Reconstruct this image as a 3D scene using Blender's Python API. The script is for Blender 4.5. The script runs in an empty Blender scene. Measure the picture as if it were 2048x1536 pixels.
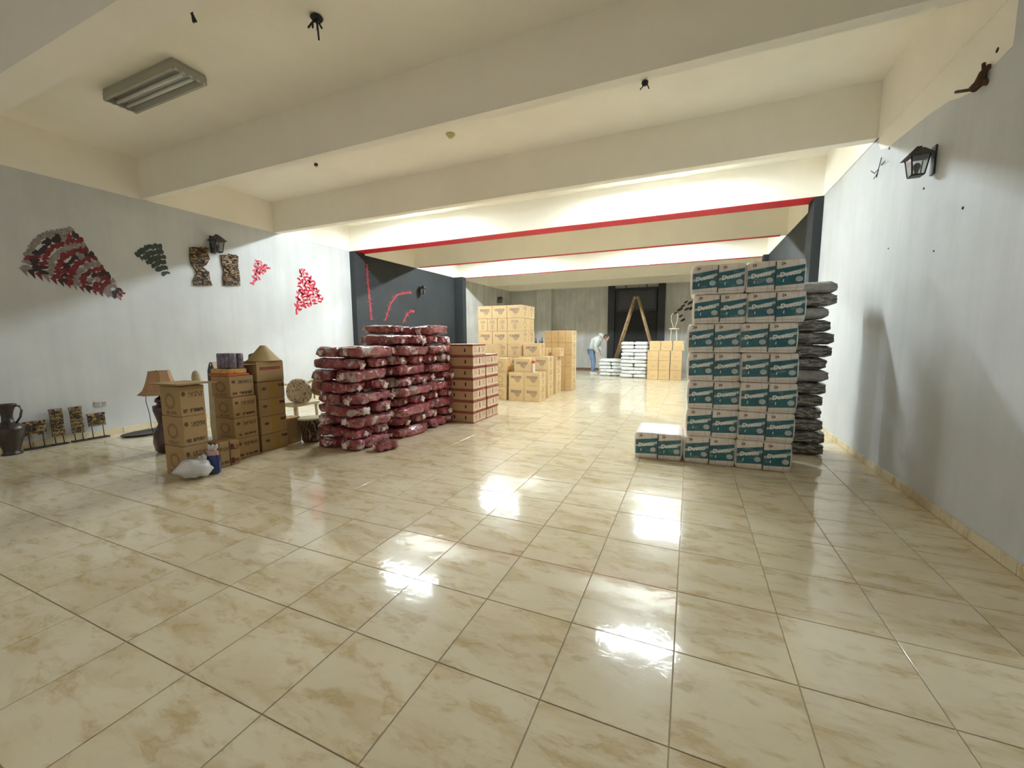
import bpy, bmesh, math, random
from mathutils import Vector, Matrix, noise
random.seed(7)
C = bpy.context.scene.collection
SC = bpy.context.scene
PI = math.pi
R = random.uniform

# ------------------------------------------------------------------ camera, world, light, exposure
T = 0.45                                   # floor tile pitch in metres
XL, XR, H, CEIL, YB, YF = -7.561, 1.752, 3.415, 3.98, 16.0, -2.7
CAM = Vector((0.013, -1.305, 1.342))
FPX = 816.57
ROT = Matrix.Rotation(.4111, 3, 'Z') @ Matrix.Rotation(-.1128, 3, 'X') @ Matrix.Rotation(.0058, 3, 'Y')
cam = bpy.data.objects.new('camera', bpy.data.cameras.new('camera'))
C.objects.link(cam)
cam.data.sensor_width = 36
cam.data.lens = 36 * FPX / 2048
cam.data.clip_start = .02
cam.location = CAM
cam.rotation_euler = (ROT @ Matrix.Rotation(PI / 2, 3, 'X')).to_euler()
SC.camera = cam
w = bpy.data.worlds.new('world')
SC.world = w
w.use_nodes = True
w.node_tree.nodes['Background'].inputs[0].default_value = (1., .96, .90, 1)
w.node_tree.nodes['Background'].inputs[1].default_value = .07
SC.view_settings.view_transform = 'Standard'
SC.view_settings.look = 'None'
SC.view_settings.gamma = 1
SC.view_settings.use_curve_mapping = False
SC.view_settings.exposure = 2.80
TUBE_POWER = 60.0
LAMPS = [(-5.45, 5.5), (-.62, 5.5), (-5.45, 10.15), (-.62, 10.15)]
SC.cycles.max_bounces = 12
SC.cycles.diffuse_bounces = 9
SC.cycles.caustics_reflective = False
SC.cycles.caustics_refractive = False
SC.cycles.sample_clamp_indirect = 6
SC.cycles.use_denoising = True

# ------------------------------------------------------------------ picture point -> point on a real plane
def ray(px, py):
    return ROT @ Vector(((px - 1024) / FPX, 1, -(py - 768) / FPX))
def onX(px, py, x=XR):
    d = ray(px, py); return CAM + d * ((x - CAM.x) / d.x)
def onY(px, py, y):
    d = ray(px, py); return CAM + d * ((y - CAM.y) / d.y)
def onZ(px, py, z=0.):
    d = ray(px, py); return CAM + d * ((z - CAM.z) / d.z)

# ------------------------------------------------------------------ node helper
class NT:
    def __init__(s, name, rough=.6, metal=0., coat=0., spec=.5):
        s.m = bpy.data.materials.new(name); s.m.use_nodes = True
        s.t = s.m.node_tree; s.b = s.t.nodes['Principled BSDF']
        s.b.inputs['Roughness'].default_value = rough
        s.b.inputs['Metallic'].default_value = metal
        s.b.inputs['Coat Weight'].default_value = coat
        s.b.inputs['Specular IOR Level'].default_value = spec
    def n(s, typ, **k):
        x = s.t.nodes.new(typ)
        for a, v in k.items(): setattr(x, a, v)
        return x
    def put(s, sock, v):
        if hasattr(v, 'is_output') or isinstance(v, bpy.types.NodeSocket): s.t.links.new(v, sock)
        elif v is not None:
            if sock.type == 'RGBA' and len(v) == 3: v = (*v, 1)
            sock.default_value = v
    def math(s, op, a, b=None, c=None, clamp=False):
        x = s.n('ShaderNodeMath', operation=op, use_clamp=clamp)
        s.put(x.inputs[0], a); s.put(x.inputs[1], b)
        if c is not None: s.put(x.inputs[2], c)
        return x.outputs[0]
    def vmath(s, op, a, b):
        x = s.n('ShaderNodeVectorMath', operation=op)
        s.put(x.inputs[0], a)
        if op == 'SCALE': s.put(x.inputs[3], b)
        else: s.put(x.inputs[1], b)
        return x.outputs[0]
    def coord(s, which='Object'): return s.n('ShaderNodeTexCoord').outputs[which]
    def rand(s): return s.n('ShaderNodeObjectInfo').outputs['Random']
    def shifted(s, which='Object', k=37.):
        return s.vmath('ADD', s.coord(which), s.vmath('SCALE', (1., .7, .4), s.math('MULTIPLY', s.rand(), k)))
    def map(s, v, scale=(1, 1, 1), rot=(0, 0, 0), loc=(0, 0, 0)):
        x = s.n('ShaderNodeMapping'); s.put(x.inputs[0], v)
        x.inputs['Scale'].default_value = scale; x.inputs['Rotation'].default_value = rot; x.inputs['Location'].default_value = loc
        return x.outputs[0]
    def noise(s, v, scale=5., detail=3., rough=.5, dist=0.):
        x = s.n('ShaderNodeTexNoise'); s.put(x.inputs['Vector'], v)
        x.inputs['Scale'].default_value = scale; x.inputs['Detail'].default_value = detail
        x.inputs['Roughness'].default_value = rough; x.inputs['Distortion'].default_value = dist
        return x.outputs[0]
    def wave(s, v, scale=5., dist=2., detail=2., dir='X'):
        x = s.n('ShaderNodeTexWave', bands_direction=dir); s.put(x.inputs['Vector'], v)
        x.inputs['Scale'].default_value = scale; x.inputs['Distortion'].default_value = dist; x.inputs['Detail'].default_value = detail
        return x.outputs[1]
    def vor(s, v, scale=5.):
        x = s.n('ShaderNodeTexVoronoi'); s.put(x.inputs['Vector'], v); x.inputs['Scale'].default_value = scale
        return x.outputs[0]
    def ramp(s, f, stops, const=False):
        x = s.n('ShaderNodeValToRGB'); s.put(x.inputs[0], f); e = x.color_ramp.elements
        if const: x.color_ramp.interpolation = 'CONSTANT'
        while len(e) < len(stops): e.new(.5)
        for i, (p, c) in enumerate(stops):
            e[i].position = p; e[i].color = (*c, 1) if isinstance(c, tuple) else (c, c, c, 1)
        return x.outputs[0]
    def mix(s, f, a, b, mode='MIX'):
        x = s.n('ShaderNodeMix', data_type='RGBA', blend_type=mode)
        s.put(x.inputs[0], f); s.put(x.inputs[6], a); s.put(x.inputs[7], b)
        return x.outputs[2]
    def color(s, v): s.put(s.b.inputs['Base Color'], v); return s
    def rough(s, v): s.put(s.b.inputs['Roughness'], v); return s
    def bump(s, h, strength=.2, dist=.01):
        x = s.n('ShaderNodeBump'); s.put(x.inputs['Height'], h)
        x.inputs['Strength'].default_value = strength; x.inputs['Distance'].default_value = dist
        s.t.links.new(x.outputs[0], s.b.inputs['Normal']); return s
    def sep(s, v):
        x = s.n('ShaderNodeSeparateXYZ'); s.put(x.inputs[0], v); return x.outputs
    def rect(s, u, v, u0, u1, v0, v1):
        a = s.math('MULTIPLY', s.math('GREATER_THAN', u, u0), s.math('LESS_THAN', u, u1))
        b = s.math('MULTIPLY', s.math('GREATER_THAN', v, v0), s.math('LESS_THAN', v, v1))
        return s.math('MULTIPLY', a, b)

def simple(name, col, rough=.6, metal=0., var=.12, scale=8., bump=0., coat=0., spec=.5):
    t = NT(name, rough, metal, coat, spec)
    v = t.shifted()
    n = t.noise(v, scale, 4.)
    d = tuple(c * (1 - var) for c in col); l = tuple(min(1, c * (1 + var)) for c in col)
    t.color(t.ramp(n, [(.3, d), (.7, l)]))
    if bump: t.bump(t.noise(v, scale * 6, 3.), bump, .004)
    return t.m

# ------------------------------------------------------------------ materials
def m_wall(name, a, b, streak=.5, spec=.3):
    t = NT(name, .75, spec=spec)
    o = t.coord('Object')
    n1 = t.noise(o, 1.3, 5., .6)
    n2 = t.noise(t.map(o, (5, 5, .5)), 1.2, 4., .6)
    c = t.mix(t.ramp(n1, [(.35, 0.), (.7, 1.)]), a, b)
    c = t.mix(t.math('MULTIPLY', t.ramp(n2, [(.45, 0.), (.7, 1.)]), streak), c, tuple(x * .9 for x in b))
    t.color(c); t.bump(t.noise(o, 14, 4., .6), .25, .004)
    return t.m
M = {}
M['wall'] = m_wall('grey wall paint', (.60, .625, .65), (.53, .555, .58), .4)
M['wall_dark'] = m_wall('raw grey render', (.60, .60, .57), (.44, .44, .425), .8)
M['black_wall'] = m_wall('black wall paint', (.021, .025, .028), (.028, .032, .035), .3, .4)
M['cream'] = m_wall('cream ceiling paint', (.88, .85, .77), (.84, .81, .73), .1)
M['red_paint'] = simple('red paint', (.62, .015, .035), .5, var=.08)
M['black'] = simple('black metal', (.015, .016, .018), .45, var=.2)
M['black_matt'] = simple('matt black', (.02, .021, .023), .8, var=.2)
M['grout'] = simple('grout', (.46, .38, .26), .8, scale=3)
M['white_metal'] = simple('white enamel', (.55, .54, .50), .4, var=.04)
M['fixture_metal'] = simple('grey enamel', (.34, .34, .29), .4, var=.04)
M['steel'] = simple('dull metal', (.45, .45, .44), .35, .8, var=.1)

def m_tile(name, attr):
    t = NT(name, .07, spec=.5, coat=.18); t.b.inputs['Coat Roughness'].default_value = .22
    if attr: v = t.n('ShaderNodeAttribute', attribute_name='tc').outputs['Vector']
    else: v = t.vmath('ADD', t.coord('Object'), t.vmath('SCALE', (1., .63, .0), t.math('MULTIPLY', t.rand(), 53.)))
    d = t.map(v, (1.0, 3.0, 1), (0, 0, .45))
    n = t.noise(d, 2.6, 5., .62, .5); n2 = t.noise(t.map(v, (1., 2.2, 1), (0, 0, .75)), 6.5, 4., .6, .3)
    base = t.mix(t.ramp(t.noise(v, 2.4, 3.), [(.35, 0.), (.65, 1.)]), (.74, .665, .50), (.68, .595, .42))
    c = t.mix(t.ramp(n, [(.48, 0.), (.62, .50), (.72, .75)]), base, (.53, .41, .22))
    c = t.mix(t.math('MULTIPLY', t.ramp(n2, [(.52, 0.), (.60, .6), (.66, .25)]), t.ramp(n, [(.42, .15), (.56, 1.)])), c, (.47, .34, .16))
    t.color(c)
    w1 = t.noise(v, 5.5, 2., .5, .6); w2 = t.noise(v, 26., 1., .5)
    h = t.math('ADD', w1, t.math('MULTIPLY', w2, .05))
    rd = t.ramp(t.noise(v, 10., 2., .5, .3), [(.485, 0.), (.50, 1.), (.515, 0.)])
    h = t.math('ADD', h, t.math('MULTIPLY', t.math('MULTIPLY', rd, .03), t.ramp(t.noise(v, 3.3, 1.), [(.5, 0.), (.6, 1.)])))
    t.bump(h, .085, .02)
    t.rough(t.ramp(t.noise(v, 7., 4.), [(.3, .035), (.75, .09)]))
    return t.m
M['tile'] = m_tile('marbled floor tile', False)
M['tile_far'] = m_tile('marbled floor tile far', True)

def m_card(name, base, ink, kind):
    t = NT(name, .75, spec=.25)
    uv = t.coord('UV'); u, v, _ = t.sep(uv)
    o = t.shifted('Object', 9.)
    n = t.noise(o, 7., 4.)
    c = t.mix(n, tuple(x * .88 for x in base), tuple(min(1, x * 1.1) for x in base))
    r = t.rand()
    c = t.mix(t.math('MULTIPLY', r, .22), c, tuple(x * .7 for x in base))
    uvs = t.vmath('ADD', uv, t.vmath('SCALE', (1., 1., 0.), t.math('MULTIPLY', r, 5.)))
    lett = lambda sx, sy, th: t.math('GREATER_THAN', t.noise(t.map(uvs, (sx, sy, 1)), 1., 1., .5), th)
    one = lambda a, b: t.math('MULTIPLY', a, b)
    def add(mask, col, amt=1.):
        nonlocal c
        c = t.mix(one(mask, amt), c, col)
    if kind == 'word':            # smudged two-line word with a crest under it, frame line near the edge
        add(one(t.rect(u, v, .16, .84, .58, .76), lett(34, 7, .42)), ink, .8)
        tri = t.math('LESS_THAN', t.math('ABSOLUTE', t.math('SUBTRACT', u, .58)), t.math('ADD', t.math('MULTIPLY', t.math('SUBTRACT', v, .28), .6), .06))
        add(one(one(t.rect(u, v, .34, .84, .30, .58), tri), lett(22, 16, .44)), ink, .7)
        add(one(t.rect(u, v, .30, .78, .08, .14), lett(40, 4, .5)), ink, .35)
    elif kind == 'side':
        add(one(t.rect(u, v, .25, .75, .62, .86), lett(26, 9, .46)), ink, .6)
        add(one(t.rect(u, v, .38, .62, .18, .55), lett(20, 10, .46)), ink, .55)
    elif kind == 'bold':          # round mark plus words
        du = t.math('SUBTRACT', u, .16); dv = t.math('SUBTRACT', v, .74)
        rr = t.math('ADD', t.math('MULTIPLY', du, du), t.math('MULTIPLY', dv, dv))
        add(one(t.math('LESS_THAN', rr, .006), lett(60, 60, .35)), ink, .85)
        add(one(t.rect(u, v, .34, .92, .62, .80), lett(28, 8, .47)), ink, .7)
        add(one(t.rect(u, v, .10, .30, .12, .24), lett(30, 6, .42)), ink, .8)
        add(one(t.rect(u, v, .38, .90, .12, .24), lett(26, 6, .42)), ink, .85)
    elif kind == 'yellow':        # round mark, yellow figure, words at the right edge
        du = t.math('SUBTRACT', u, .22); dv = t.math('SUBTRACT', v, .60)
        rr = t.math('ADD', t.math('MULTIPLY', du, du), t.math('MULTIPLY', dv, dv))
        add(one(t.math('LESS_THAN', rr, .007), lett(60, 60, .35)), ink, .85)
        add(one(t.rect(u, v, .42, .70, .05, .95), lett(7, 5, .47)), (.40, .26, .02), .7)
        add(one(t.rect(u, v, .76, .98, .66, .82), lett(20, 6, .40)), ink, .85)
    elif kind == 'big':
        du = t.math('SUBTRACT', u, .5); dv = t.math('SUBTRACT', v, .5)
        rr = t.math('SQRT', t.math('ADD', t.math('MULTIPLY', du, du), t.math('MULTIPLY', dv, dv)))
        ring = one(t.math('GREATER_THAN', rr, .17), t.math('LESS_THAN', rr, .27))
        add(one(ring, lett(30, 30, .4)), ink, .45)
        add(one(t.rect(u, v, .2, .8, .06, .18), lett(26, 6, .45)), ink, .5)
    elif kind == 'crate':
        add(one(t.rect(u, v, .08, .34, .3, .78), lett(22, 6, .47)), (.25, .12, .06), .45)
        add(one(t.rect(u, v, .68, .93, .3, .78), lett(22, 6, .47)), (.25, .12, .06), .45)
    elif kind == 'faint':
        add(one(t.rect(u, v, .3, .7, .3, .45), lett(26, 9, .46)), ink, .35)
    t.color(c)
    t.bump(t.noise(o, 30., 3.), .12, .003)
    return t.m
TAN = (.66, .49, .27); INK = (.20, .14, .13)
M['card'] = m_card('cardboard', TAN, INK, '')
M['card_word'] = m_card('cardboard printed word', TAN, INK, 'word')
M['card_side'] = m_card('cardboard printed side', TAN, INK, 'side')
M['card_big'] = m_card('cardboard ring print', TAN, (.25, .15, .06), 'big')
M['card_faint'] = m_card('pale cardboard', (.64, .46, .24), (.3, .2, .1), 'faint')
LT = (.40, .27, .135)
M['lcard'] = m_card('brown cardboard', LT, (.05, .03, .02), '')
M['lcard_bold'] = m_card('brown cardboard bold print', LT, (.05, .03, .02), 'bold')
M['lcard_big'] = m_card('brown cardboard ring print', LT, (.08, .04, .02), 'big')
M['lcard_yellow'] = m_card('brown cardboard yellow print', LT, (.06, .02, .02), 'yellow')
M['crate'] = m_card('crate cardboard', (.66, .50, .36), INK, 'crate')
M['crate_plain'] = m_card('crate cardboard plain', (.50, .33, .20), INK, '')
M['crate_red'] = simple('crate red edge', (.27, .065, .04), .6, var=.2)
M['slot'] = simple('dark hand hole', (.03, .012, .008), .9)
M['tape'] = simple('parcel tape', (.50, .35, .18), .25, var=.05)

# ------------------------------------------------------------------ mesh helpers
def tag(o, label=None, cat=None, group=None, kind=None):
    if label: o['label'] = label
    if cat: o['category'] = cat
    if group: o['group'] = group
    if kind: o['kind'] = kind
    return o
def fin(bm, mats, name='mesh', smooth=False):
    me = bpy.data.meshes.new(name)
    bm.normal_update(); bm.to_mesh(me); bm.free()
    for m in (mats if isinstance(mats, (list, tuple)) else [mats]): me.materials.append(M[m] if isinstance(m, str) else m)
    if smooth:
        for p in me.polygons: p.use_smooth = True
    return me
def obj(name, me, parent=None, loc=(0, 0, 0), rot=(0, 0, 0)):
    o = bpy.data.objects.new(name, me); C.objects.link(o); o.location = loc; o.rotation_euler = rot
    if parent: o.parent = parent
    return o
def empty(name, loc=(0, 0, 0), rot=(0, 0, 0)):
    o = obj(name, None, None, loc, rot); o.empty_display_size = .05; return o
def kids(o): return [c for c in bpy.data.objects if c.parent == o]
def dup(o, loc=None, rot=None, parent=None, tree=None):
    c = o.copy(); C.objects.link(c)
    if parent: c.parent = parent
    for k in (o.children): dup(k, parent=c)
    if loc is not None: c.location = loc
    if rot is not None: c.rotation_euler = rot
    return c
def abox(bm, x0, x1, y0, y1, z0, z1, mi=None, bev=0.):
    """axis box with per-face UVs; mi = (front, right, back, left, top, bottom) material slots"""
    mi = mi or (0,) * 6
    uvl = bm.loops.layers.uv.verify()
    P = [bm.verts.new(p) for p in ((x0, y0, z0), (x1, y0, z0), (x1, y1, z0), (x0, y1, z0), (x0, y0, z1), (x1, y0, z1), (x1, y1, z1), (x0, y1, z1))]
    fs = [(0, 1, 5, 4), (1, 2, 6, 5), (2, 3, 7, 6), (3, 0, 4, 7), (4, 5, 6, 7), (3, 2, 1, 0)]
    out = []
    for k, f in enumerate(fs):
        F = bm.faces.new([P[i] for i in f]); F.material_index = mi[k]
        for l, u in zip(F.loops, ((0, 0), (1, 0), (1, 1), (0, 1))): l[uvl].uv = u
        out.append(F)
    if bev:
        es = list({e for f in out for e in f.edges})
        bmesh.ops.bevel(bm, geom=es, offset=bev, segments=1, affect='EDGES', profile=.5)
    return P
def tube(bm, pts, r, seg=8, mi=0, cap=True):
    pts = [Vector(p) for p in pts]; rs = r if isinstance(r, (list, tuple)) else [r] * len(pts)
    rings = []; up = None
    for i, p in enumerate(pts):
        d = (pts[min(i + 1, len(pts) - 1)] - pts[max(i - 1, 0)]).normalized()
        if up is None: up = Vector((0, 0, 1)) if abs(d.z) < .9 else Vector((1, 0, 0))
        a = d.cross(up).normalized(); b = d.cross(a).normalized(); up = -b if False else up
        rings.append([bm.verts.new(p + (a * math.cos(t) + b * math.sin(t)) * rs[i]) for t in [2 * PI * k / seg for k in range(seg)]])
    for A, B in zip(rings, rings[1:]):
        for k in range(seg):
            f = bm.faces.new((A[k], A[(k + 1) % seg], B[(k + 1) % seg], B[k])); f.material_index = mi; f.smooth = True
    if cap:
        for rg in (rings[0][::-1], rings[-1]):
            f = bm.faces.new(rg); f.material_index = mi
def lathe(bm, prof, seg=24, mi=0, sx=1., sy=1., c=(0, 0, 0)):
    rings = []
    for r, z in prof:
        rings.append([bm.verts.new((c[0] + sx * r * math.cos(2 * PI * k / seg), c[1] + sy * r * math.sin(2 * PI * k / seg), c[2] + z)) for k in range(seg)])
    for A, B in zip(rings, rings[1:]):
        for k in range(seg):
            f = bm.faces.new((A[k], A[(k + 1) % seg], B[(k + 1) % seg], B[k])); f.material_index = mi; f.smooth = True
    f = bm.faces.new(rings[0][::-1]); f.material_index = mi
    f = bm.faces.new(rings[-1]); f.material_index = mi
def prism(bm, poly, y0, y1, axis='y', mi=0):
    """extrude a 2-D outline; axis y: poly=(x,z); axis x: poly=(y,z); axis z: poly=(x,y)"""
    def P(a, b, c): return {'y': (a, c, b), 'x': (c, a, b), 'z': (a, b, c)}[axis]
    A = [bm.verts.new(P(a, b, y0)) for a, b in poly]; B = [bm.verts.new(P(a, b, y1)) for a, b in poly]
    n = len(poly)
    fs = [bm.faces.new(A), bm.faces.new(B[::-1])] + [bm.faces.new((A[i], B[i], B[(i + 1) % n], A[(i + 1) % n])) for i in range(n)]
    for f in fs: f.material_index = mi
    bmesh.ops.recalc_face_normals(bm, faces=fs)
def strip_bm(): return bmesh.new()
def boxmesh(dims, mats, mi=None, bev=.004, name='box', base=True):
    bm = bmesh.new(); x, y, z = dims
    abox(bm, -x / 2, x / 2, -y / 2, y / 2, 0 if base else -z / 2, z if base else z / 2, mi, bev)
    return fin(bm, mats, name)
def bx(name, m, x0, x1, y0, y1, z0, z1, parent=None, bev=0.):
    bm = bmesh.new(); abox(bm, x0, x1, y0, y1, z0, z1, None, bev)
    return obj(name, fin(bm, m, name), parent)
def S(o): o['kind'] = 'structure'; return o
_txt = {}
def text_mesh(s, size, mat, ext=.0006, shear=0., bold=.0):
    cu = bpy.data.curves.new('t', 'FONT'); cu.body = s; cu.size = size; cu.extrude = ext; cu.shear = shear; cu.offset = bold
    cu.align_x = 'CENTER'; cu.align_y = 'CENTER'; cu.resolution_u = 3
    o = bpy.data.objects.new('t', cu); C.objects.link(o)
    bpy.context.view_layer.update()
    me = bpy.data.meshes.new_from_object(o.evaluated_get(bpy.context.evaluated_depsgraph_get()))
    bpy.data.objects.remove(o); bpy.data.curves.remove(cu)
    me.materials.clear(); me.materials.append(M[mat]); return me
ORD = ['bottom', 'second', 'third', 'fourth', 'fifth', 'sixth', 'seventh', 'eighth', 'ninth', 'tenth', 'eleventh', 'twelfth', 'thirteenth', 'fourteenth', 'fifteenth']
def lay(k, n): return 'topmost' if k == n - 1 else ('bottom' if k == 0 else ORD[k] + ' from the floor')

# ------------------------------------------------------------------ setting: floor
def build_floor():
    fl = S(bx('floor', 'grout', XL - .1, XR + .1, YF - .05, YB + .1, -.12, -.004))
    tiles = []
    for i in range(-17, 4):
        for j in range(-6, 36):
            x0, x1 = i * T, (i + 1) * T; y0, y1 = j * T, (j + 1) * T
            x0 = max(x0, XL + .01); x1 = min(x1, XR - .01); y0 = max(y0, YF); y1 = min(y1, YB - .01)
            if x1 - x0 < .02 or y1 - y0 < .02: continue
            tiles.append((x0, x1, y0, y1))
    inv = ROT.transposed()
    def key(t):
        best = 1e9
        for a, b in ((t[0], t[2]), (t[1], t[2]), (t[0], t[3]), (t[1], t[3])):
            d = inv @ (Vector((a, b, 0)) - CAM)
            if d.y > .1 and abs(d.x / d.y) < 1.27 and -d.z / d.y < .95: best = min(best, d.length)
        return best
    tiles.sort(key=key)
    near, far = tiles[:288], tiles[288:]
    g = .0022; cache = {}
    for x0, x1, y0, y1 in near:
        k = (round(x1 - x0, 3), round(y1 - y0, 3))
        if k not in cache: cache[k] = boxmesh((k[0] - 2 * g, k[1] - 2 * g, .004), 'tile', bev=.0012, name='tile')
        obj('tile', cache[k], fl, ((x0 + x1) / 2, (y0 + y1) / 2, -.004), (0, 0, 0))
    bm = bmesh.new(); tc = []
    for x0, x1, y0, y1 in far:
        n0 = len(bm.verts)
        abox(bm, x0 + g, x1 - g, y0 + g, y1 - g, -.004, 0, None, .0012)
        bm.verts.ensure_lookup_table()
        ox, oy = R(0, 60), R(0, 60)
        tc += [(bm.verts[q].co.x + ox, bm.verts[q].co.y + oy, 0.) for q in range(n0, len(bm.verts))]
    me = fin(bm, 'tile_far', 'tile_rest')
    at = me.attributes.new('tc', 'FLOAT_VECTOR', 'POINT')
    at.data.foreach_set('vector', [c for t in tc for c in t])
    tag(obj('tile', me, fl), 'small far floor tiles towards the back of the hall', kind='stuff')
build_floor()

# ------------------------------------------------------------------ setting: ceiling, beams, walls
S(bx('ceiling', 'cream', XL - .3, XR + .3, YF - .1, YB + .2, CEIL, CEIL + .12))
beams = [(.26, .50), (2.30, 2.41), (4.43, 4.55), (6.37, 6.74), (8.88, 9.0), (11.33, 11.46), (13.8, 13.92), (15.72, 16.1)]
for k, (y0, y1) in enumerate(beams):
    b = S(bx('trim_%d' % (k + 1), 'cream', XL, XR, y0, y1, H, CEIL + .01))
    if k in (3, 4, 5): bx('red_soffit', 'red_paint', XL + .16, XR - .12, y0 + .0, y1, H - .006, H + .001, b)
S(bx('wall_left', 'wall', XL - .15, XL, YF, 6.37, 0, H + .002))
S(bx('wall_right', 'wall', XR, XR + .15, YF, 6.37, 0, H + .002))
S(bx('wall_left_middle', 'black_wall', XL - .15, XL, 6.37, 11.33, 0, H + .002))
S(bx('wall_right_middle', 'black_wall', XR, XR + .15, 6.37, 11.33, 0, H + .002))
S(bx('wall_left_far', 'wall_dark', XL - .15, XL, 11.33, YB + .15, 0, H + .002))
S(bx('wall_right_far', 'wall_dark', XR, XR + .15, 11.33, YB + .15, 0, H + .002))
S(bx('wall_back', 'wall_dark', XL, XR, YB, YB + .15, 0, H + .3))
S(bx('wall_front', 'wall', XL - .15, XR + .15, YF - .15, YF, 2.9, CEIL))   # unseen front, left open below this lintel to let in added fill light
S(bx('wall_left_upper', 'cream', XL - .15, XL + .006, YF, YB + .1, H, CEIL + .01))
S(bx('wall_right_upper', 'cream', XR - .012, XR + .15, YF, YB + .1, H, CEIL + .01))
k = len(beams)
for nm, x0, x1, y0, y1, m in (('left', XL - .01, XL + .15, 6.37, 6.72, 'black_wall'), ('right', XR - .12, XR + .01, 6.37, 6.72, 'black_wall'),
                              ('left', XL - .01, XL + .34, 11.1, 11.33, 'black_wall'), ('right', XR - .12, XR + .01, 11.1, 11.33, 'black_wall'),
                              ('back', -6.22, -5.55, 15.74, 16.02, 'wall_dark')):
    k += 1
    S(bx('trim_%d' % k, m, x0, x1, y0, y1, 0, H))
# tiled skirtings: pieces along both long walls
SK = boxmesh((.011, T - .005, .075), 'tile', bev=.0015, name='skirting_tile')
for side, x in (('left', XL + .0065), ('right', XR - .0065)):
    b = S(empty('baseboard_' + side, (x, 0, 0)))
    for j in range(-5, 14):
        y = (j + .5) * T
        if side == 'left' or y < 6.2: obj('skirting_tile', SK, b, (0, y, .0005))
# cream overpainting on the top of the right wall (ragged lower edge), child of the wall
bm = bmesh.new()
pts = [(2.41, 3.10), (2.6, 3.08), (2.78, 3.03), (2.95, 3.07), (3.1, 3.12), (3.4, 3.16), (3.8, 3.19), (4.2, 3.22), (4.36, 3.27), (4.43, 3.35)]
prism(bm, pts + [(4.43, H), (2.41, H)], XR - .003, XR + .001, 'x')
obj('cream_overpaint', fin(bm, 'cream'), bpy.data.objects['wall_right'])

# ------------------------------------------------------------------ fluorescent fixtures
t = NT('lit tube', .3); t.color((.9, .9, .9)); t.put(t.b.inputs['Emission Color'], (.84, .95, 1.)); t.b.inputs['Emission Strength'].default_value = TUBE_POWER
M['tube_on'] = t.m
t = NT('lit tube, newer', .3); t.color((.9, .9, .9)); t.put(t.b.inputs['Emission Color'], (.84, .95, 1.)); t.b.inputs['Emission Strength'].default_value = TUBE_POWER * 1.4  # far tubes made stronger to brighten the back of the hall
M['tube_boost'] = t.m
M['tube_off'] = simple('unlit tube', (.62, .64, .60), .25, var=.03)
def fixture(x, y, on, label, group=None):
    o = empty('ceiling_light', (x, y, CEIL)); tag(o, label, 'ceiling light', group)
    bm = bmesh.new()
    abox(bm, -.62, .62, -.15, .15, -.035, 0, None, .004)   # tray
    prism(bm, [(-.15, -.035), (-.07, -.035), (-.125, -.10), (-.15, -.10)], -.62, .62, 'x')
    prism(bm, [(.15, -.035), (.15, -.10), (.125, -.10), (.07, -.035)], -.62, .62, 'x')
    obj('housing', fin(bm, 'fixture_metal'), o)
    bm = bmesh.new(); prism(bm, [(-.016, -.035), (.016, -.035), (.006, -.075), (-.006, -.075)], -.6, .6, 'x')
    obj('reflector', fin(bm, 'steel'), o)
    for s in (-1, 1):
        e = boxmesh((.012, .30, .075), 'fixture_metal', bev=.002); obj('end_plate', e, o, (s * .626, 0, -.105))
        bm = bmesh.new()
        for q in range(5): abox(bm, -.004, .004, -.125 + q * .0625 - .012, -.125 + q * .0625 + .012, -.018, 0)
        obj('ribs', fin(bm, 'white_metal'), o, (s * .634, 0, -.09))
    for s in (-.042, .042):
        bm = bmesh.new(); tube(bm, [(-.59, 0, 0), (.59, 0, 0)], .018, 10)
        obj('tube', fin(bm, ('tube_boost' if y > 7 else 'tube_on') if on else 'tube_off'), o, (0, s, -.082))
    return o
for n, (x, y) in enumerate(LAMPS):
    fixture(x, y, True, 'lit twin tube ceiling light hidden above the %s beam bay, %s side' % ('nearer white' if y < 7 else 'farther', 'left' if x < -3 else 'right'), 'lit ceiling lights')
fixture(-5.18, 1.38, False, 'unlit white fluorescent batten on the ceiling at upper left')
# ceiling odds and ends
def wire_stub(p, up, label, n=5, s=1.):
    bm = bmesh.new(); p = Vector(p)
    lathe(bm, [(.035 * s, -.004), (.04 * s, -.012), (.03 * s, -.03), (.008, -.034)], 10)
    for q in range(n):
        a = R(0, 6.28); d = Vector((math.cos(a), math.sin(a), 0))
        tube(bm, [(0, 0, -.02), d * .03 * s + Vector((0, 0, -.05 * s)), d * R(.03, .07) * s + Vector((0, 0, -R(.05, .11) * s))], .006 * s, 5)
    tag(obj('wire_stub', fin(bm, 'black_matt'), None, p), label, 'wire stub')
wire_stub(onZ(633, 33, CEIL), 1, 'black wire stub hanging from ceiling near the unlit batten', 6, 1.3)
wire_stub(onZ(368, 0, CEIL), 1, 'black wire stub cut by the top edge of the photo', 6, 1.6)
wire_stub(onZ(1290, 162, H), 1, 'small dark stub under the long cream beam, right of centre', 3, .7)
wire_stub(onZ(632, 327, CEIL), 1, 'small dark stub on the ceiling behind the first beam, left', 3, .7)
bm = bmesh.new(); lathe(bm, [(.06, 0), (.06, -.012), (.045, -.03), (.03, -.034), (.028, -.05), (.015, -.052)], 20)
tag(obj('ceiling_rose', fin(bm, simple('aged plastic', (.50, .47, .25), .5)), None, onZ(901, 268, CEIL)), 'small round yellowed ceiling rose behind the first beam', 'ceiling rose')

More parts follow.
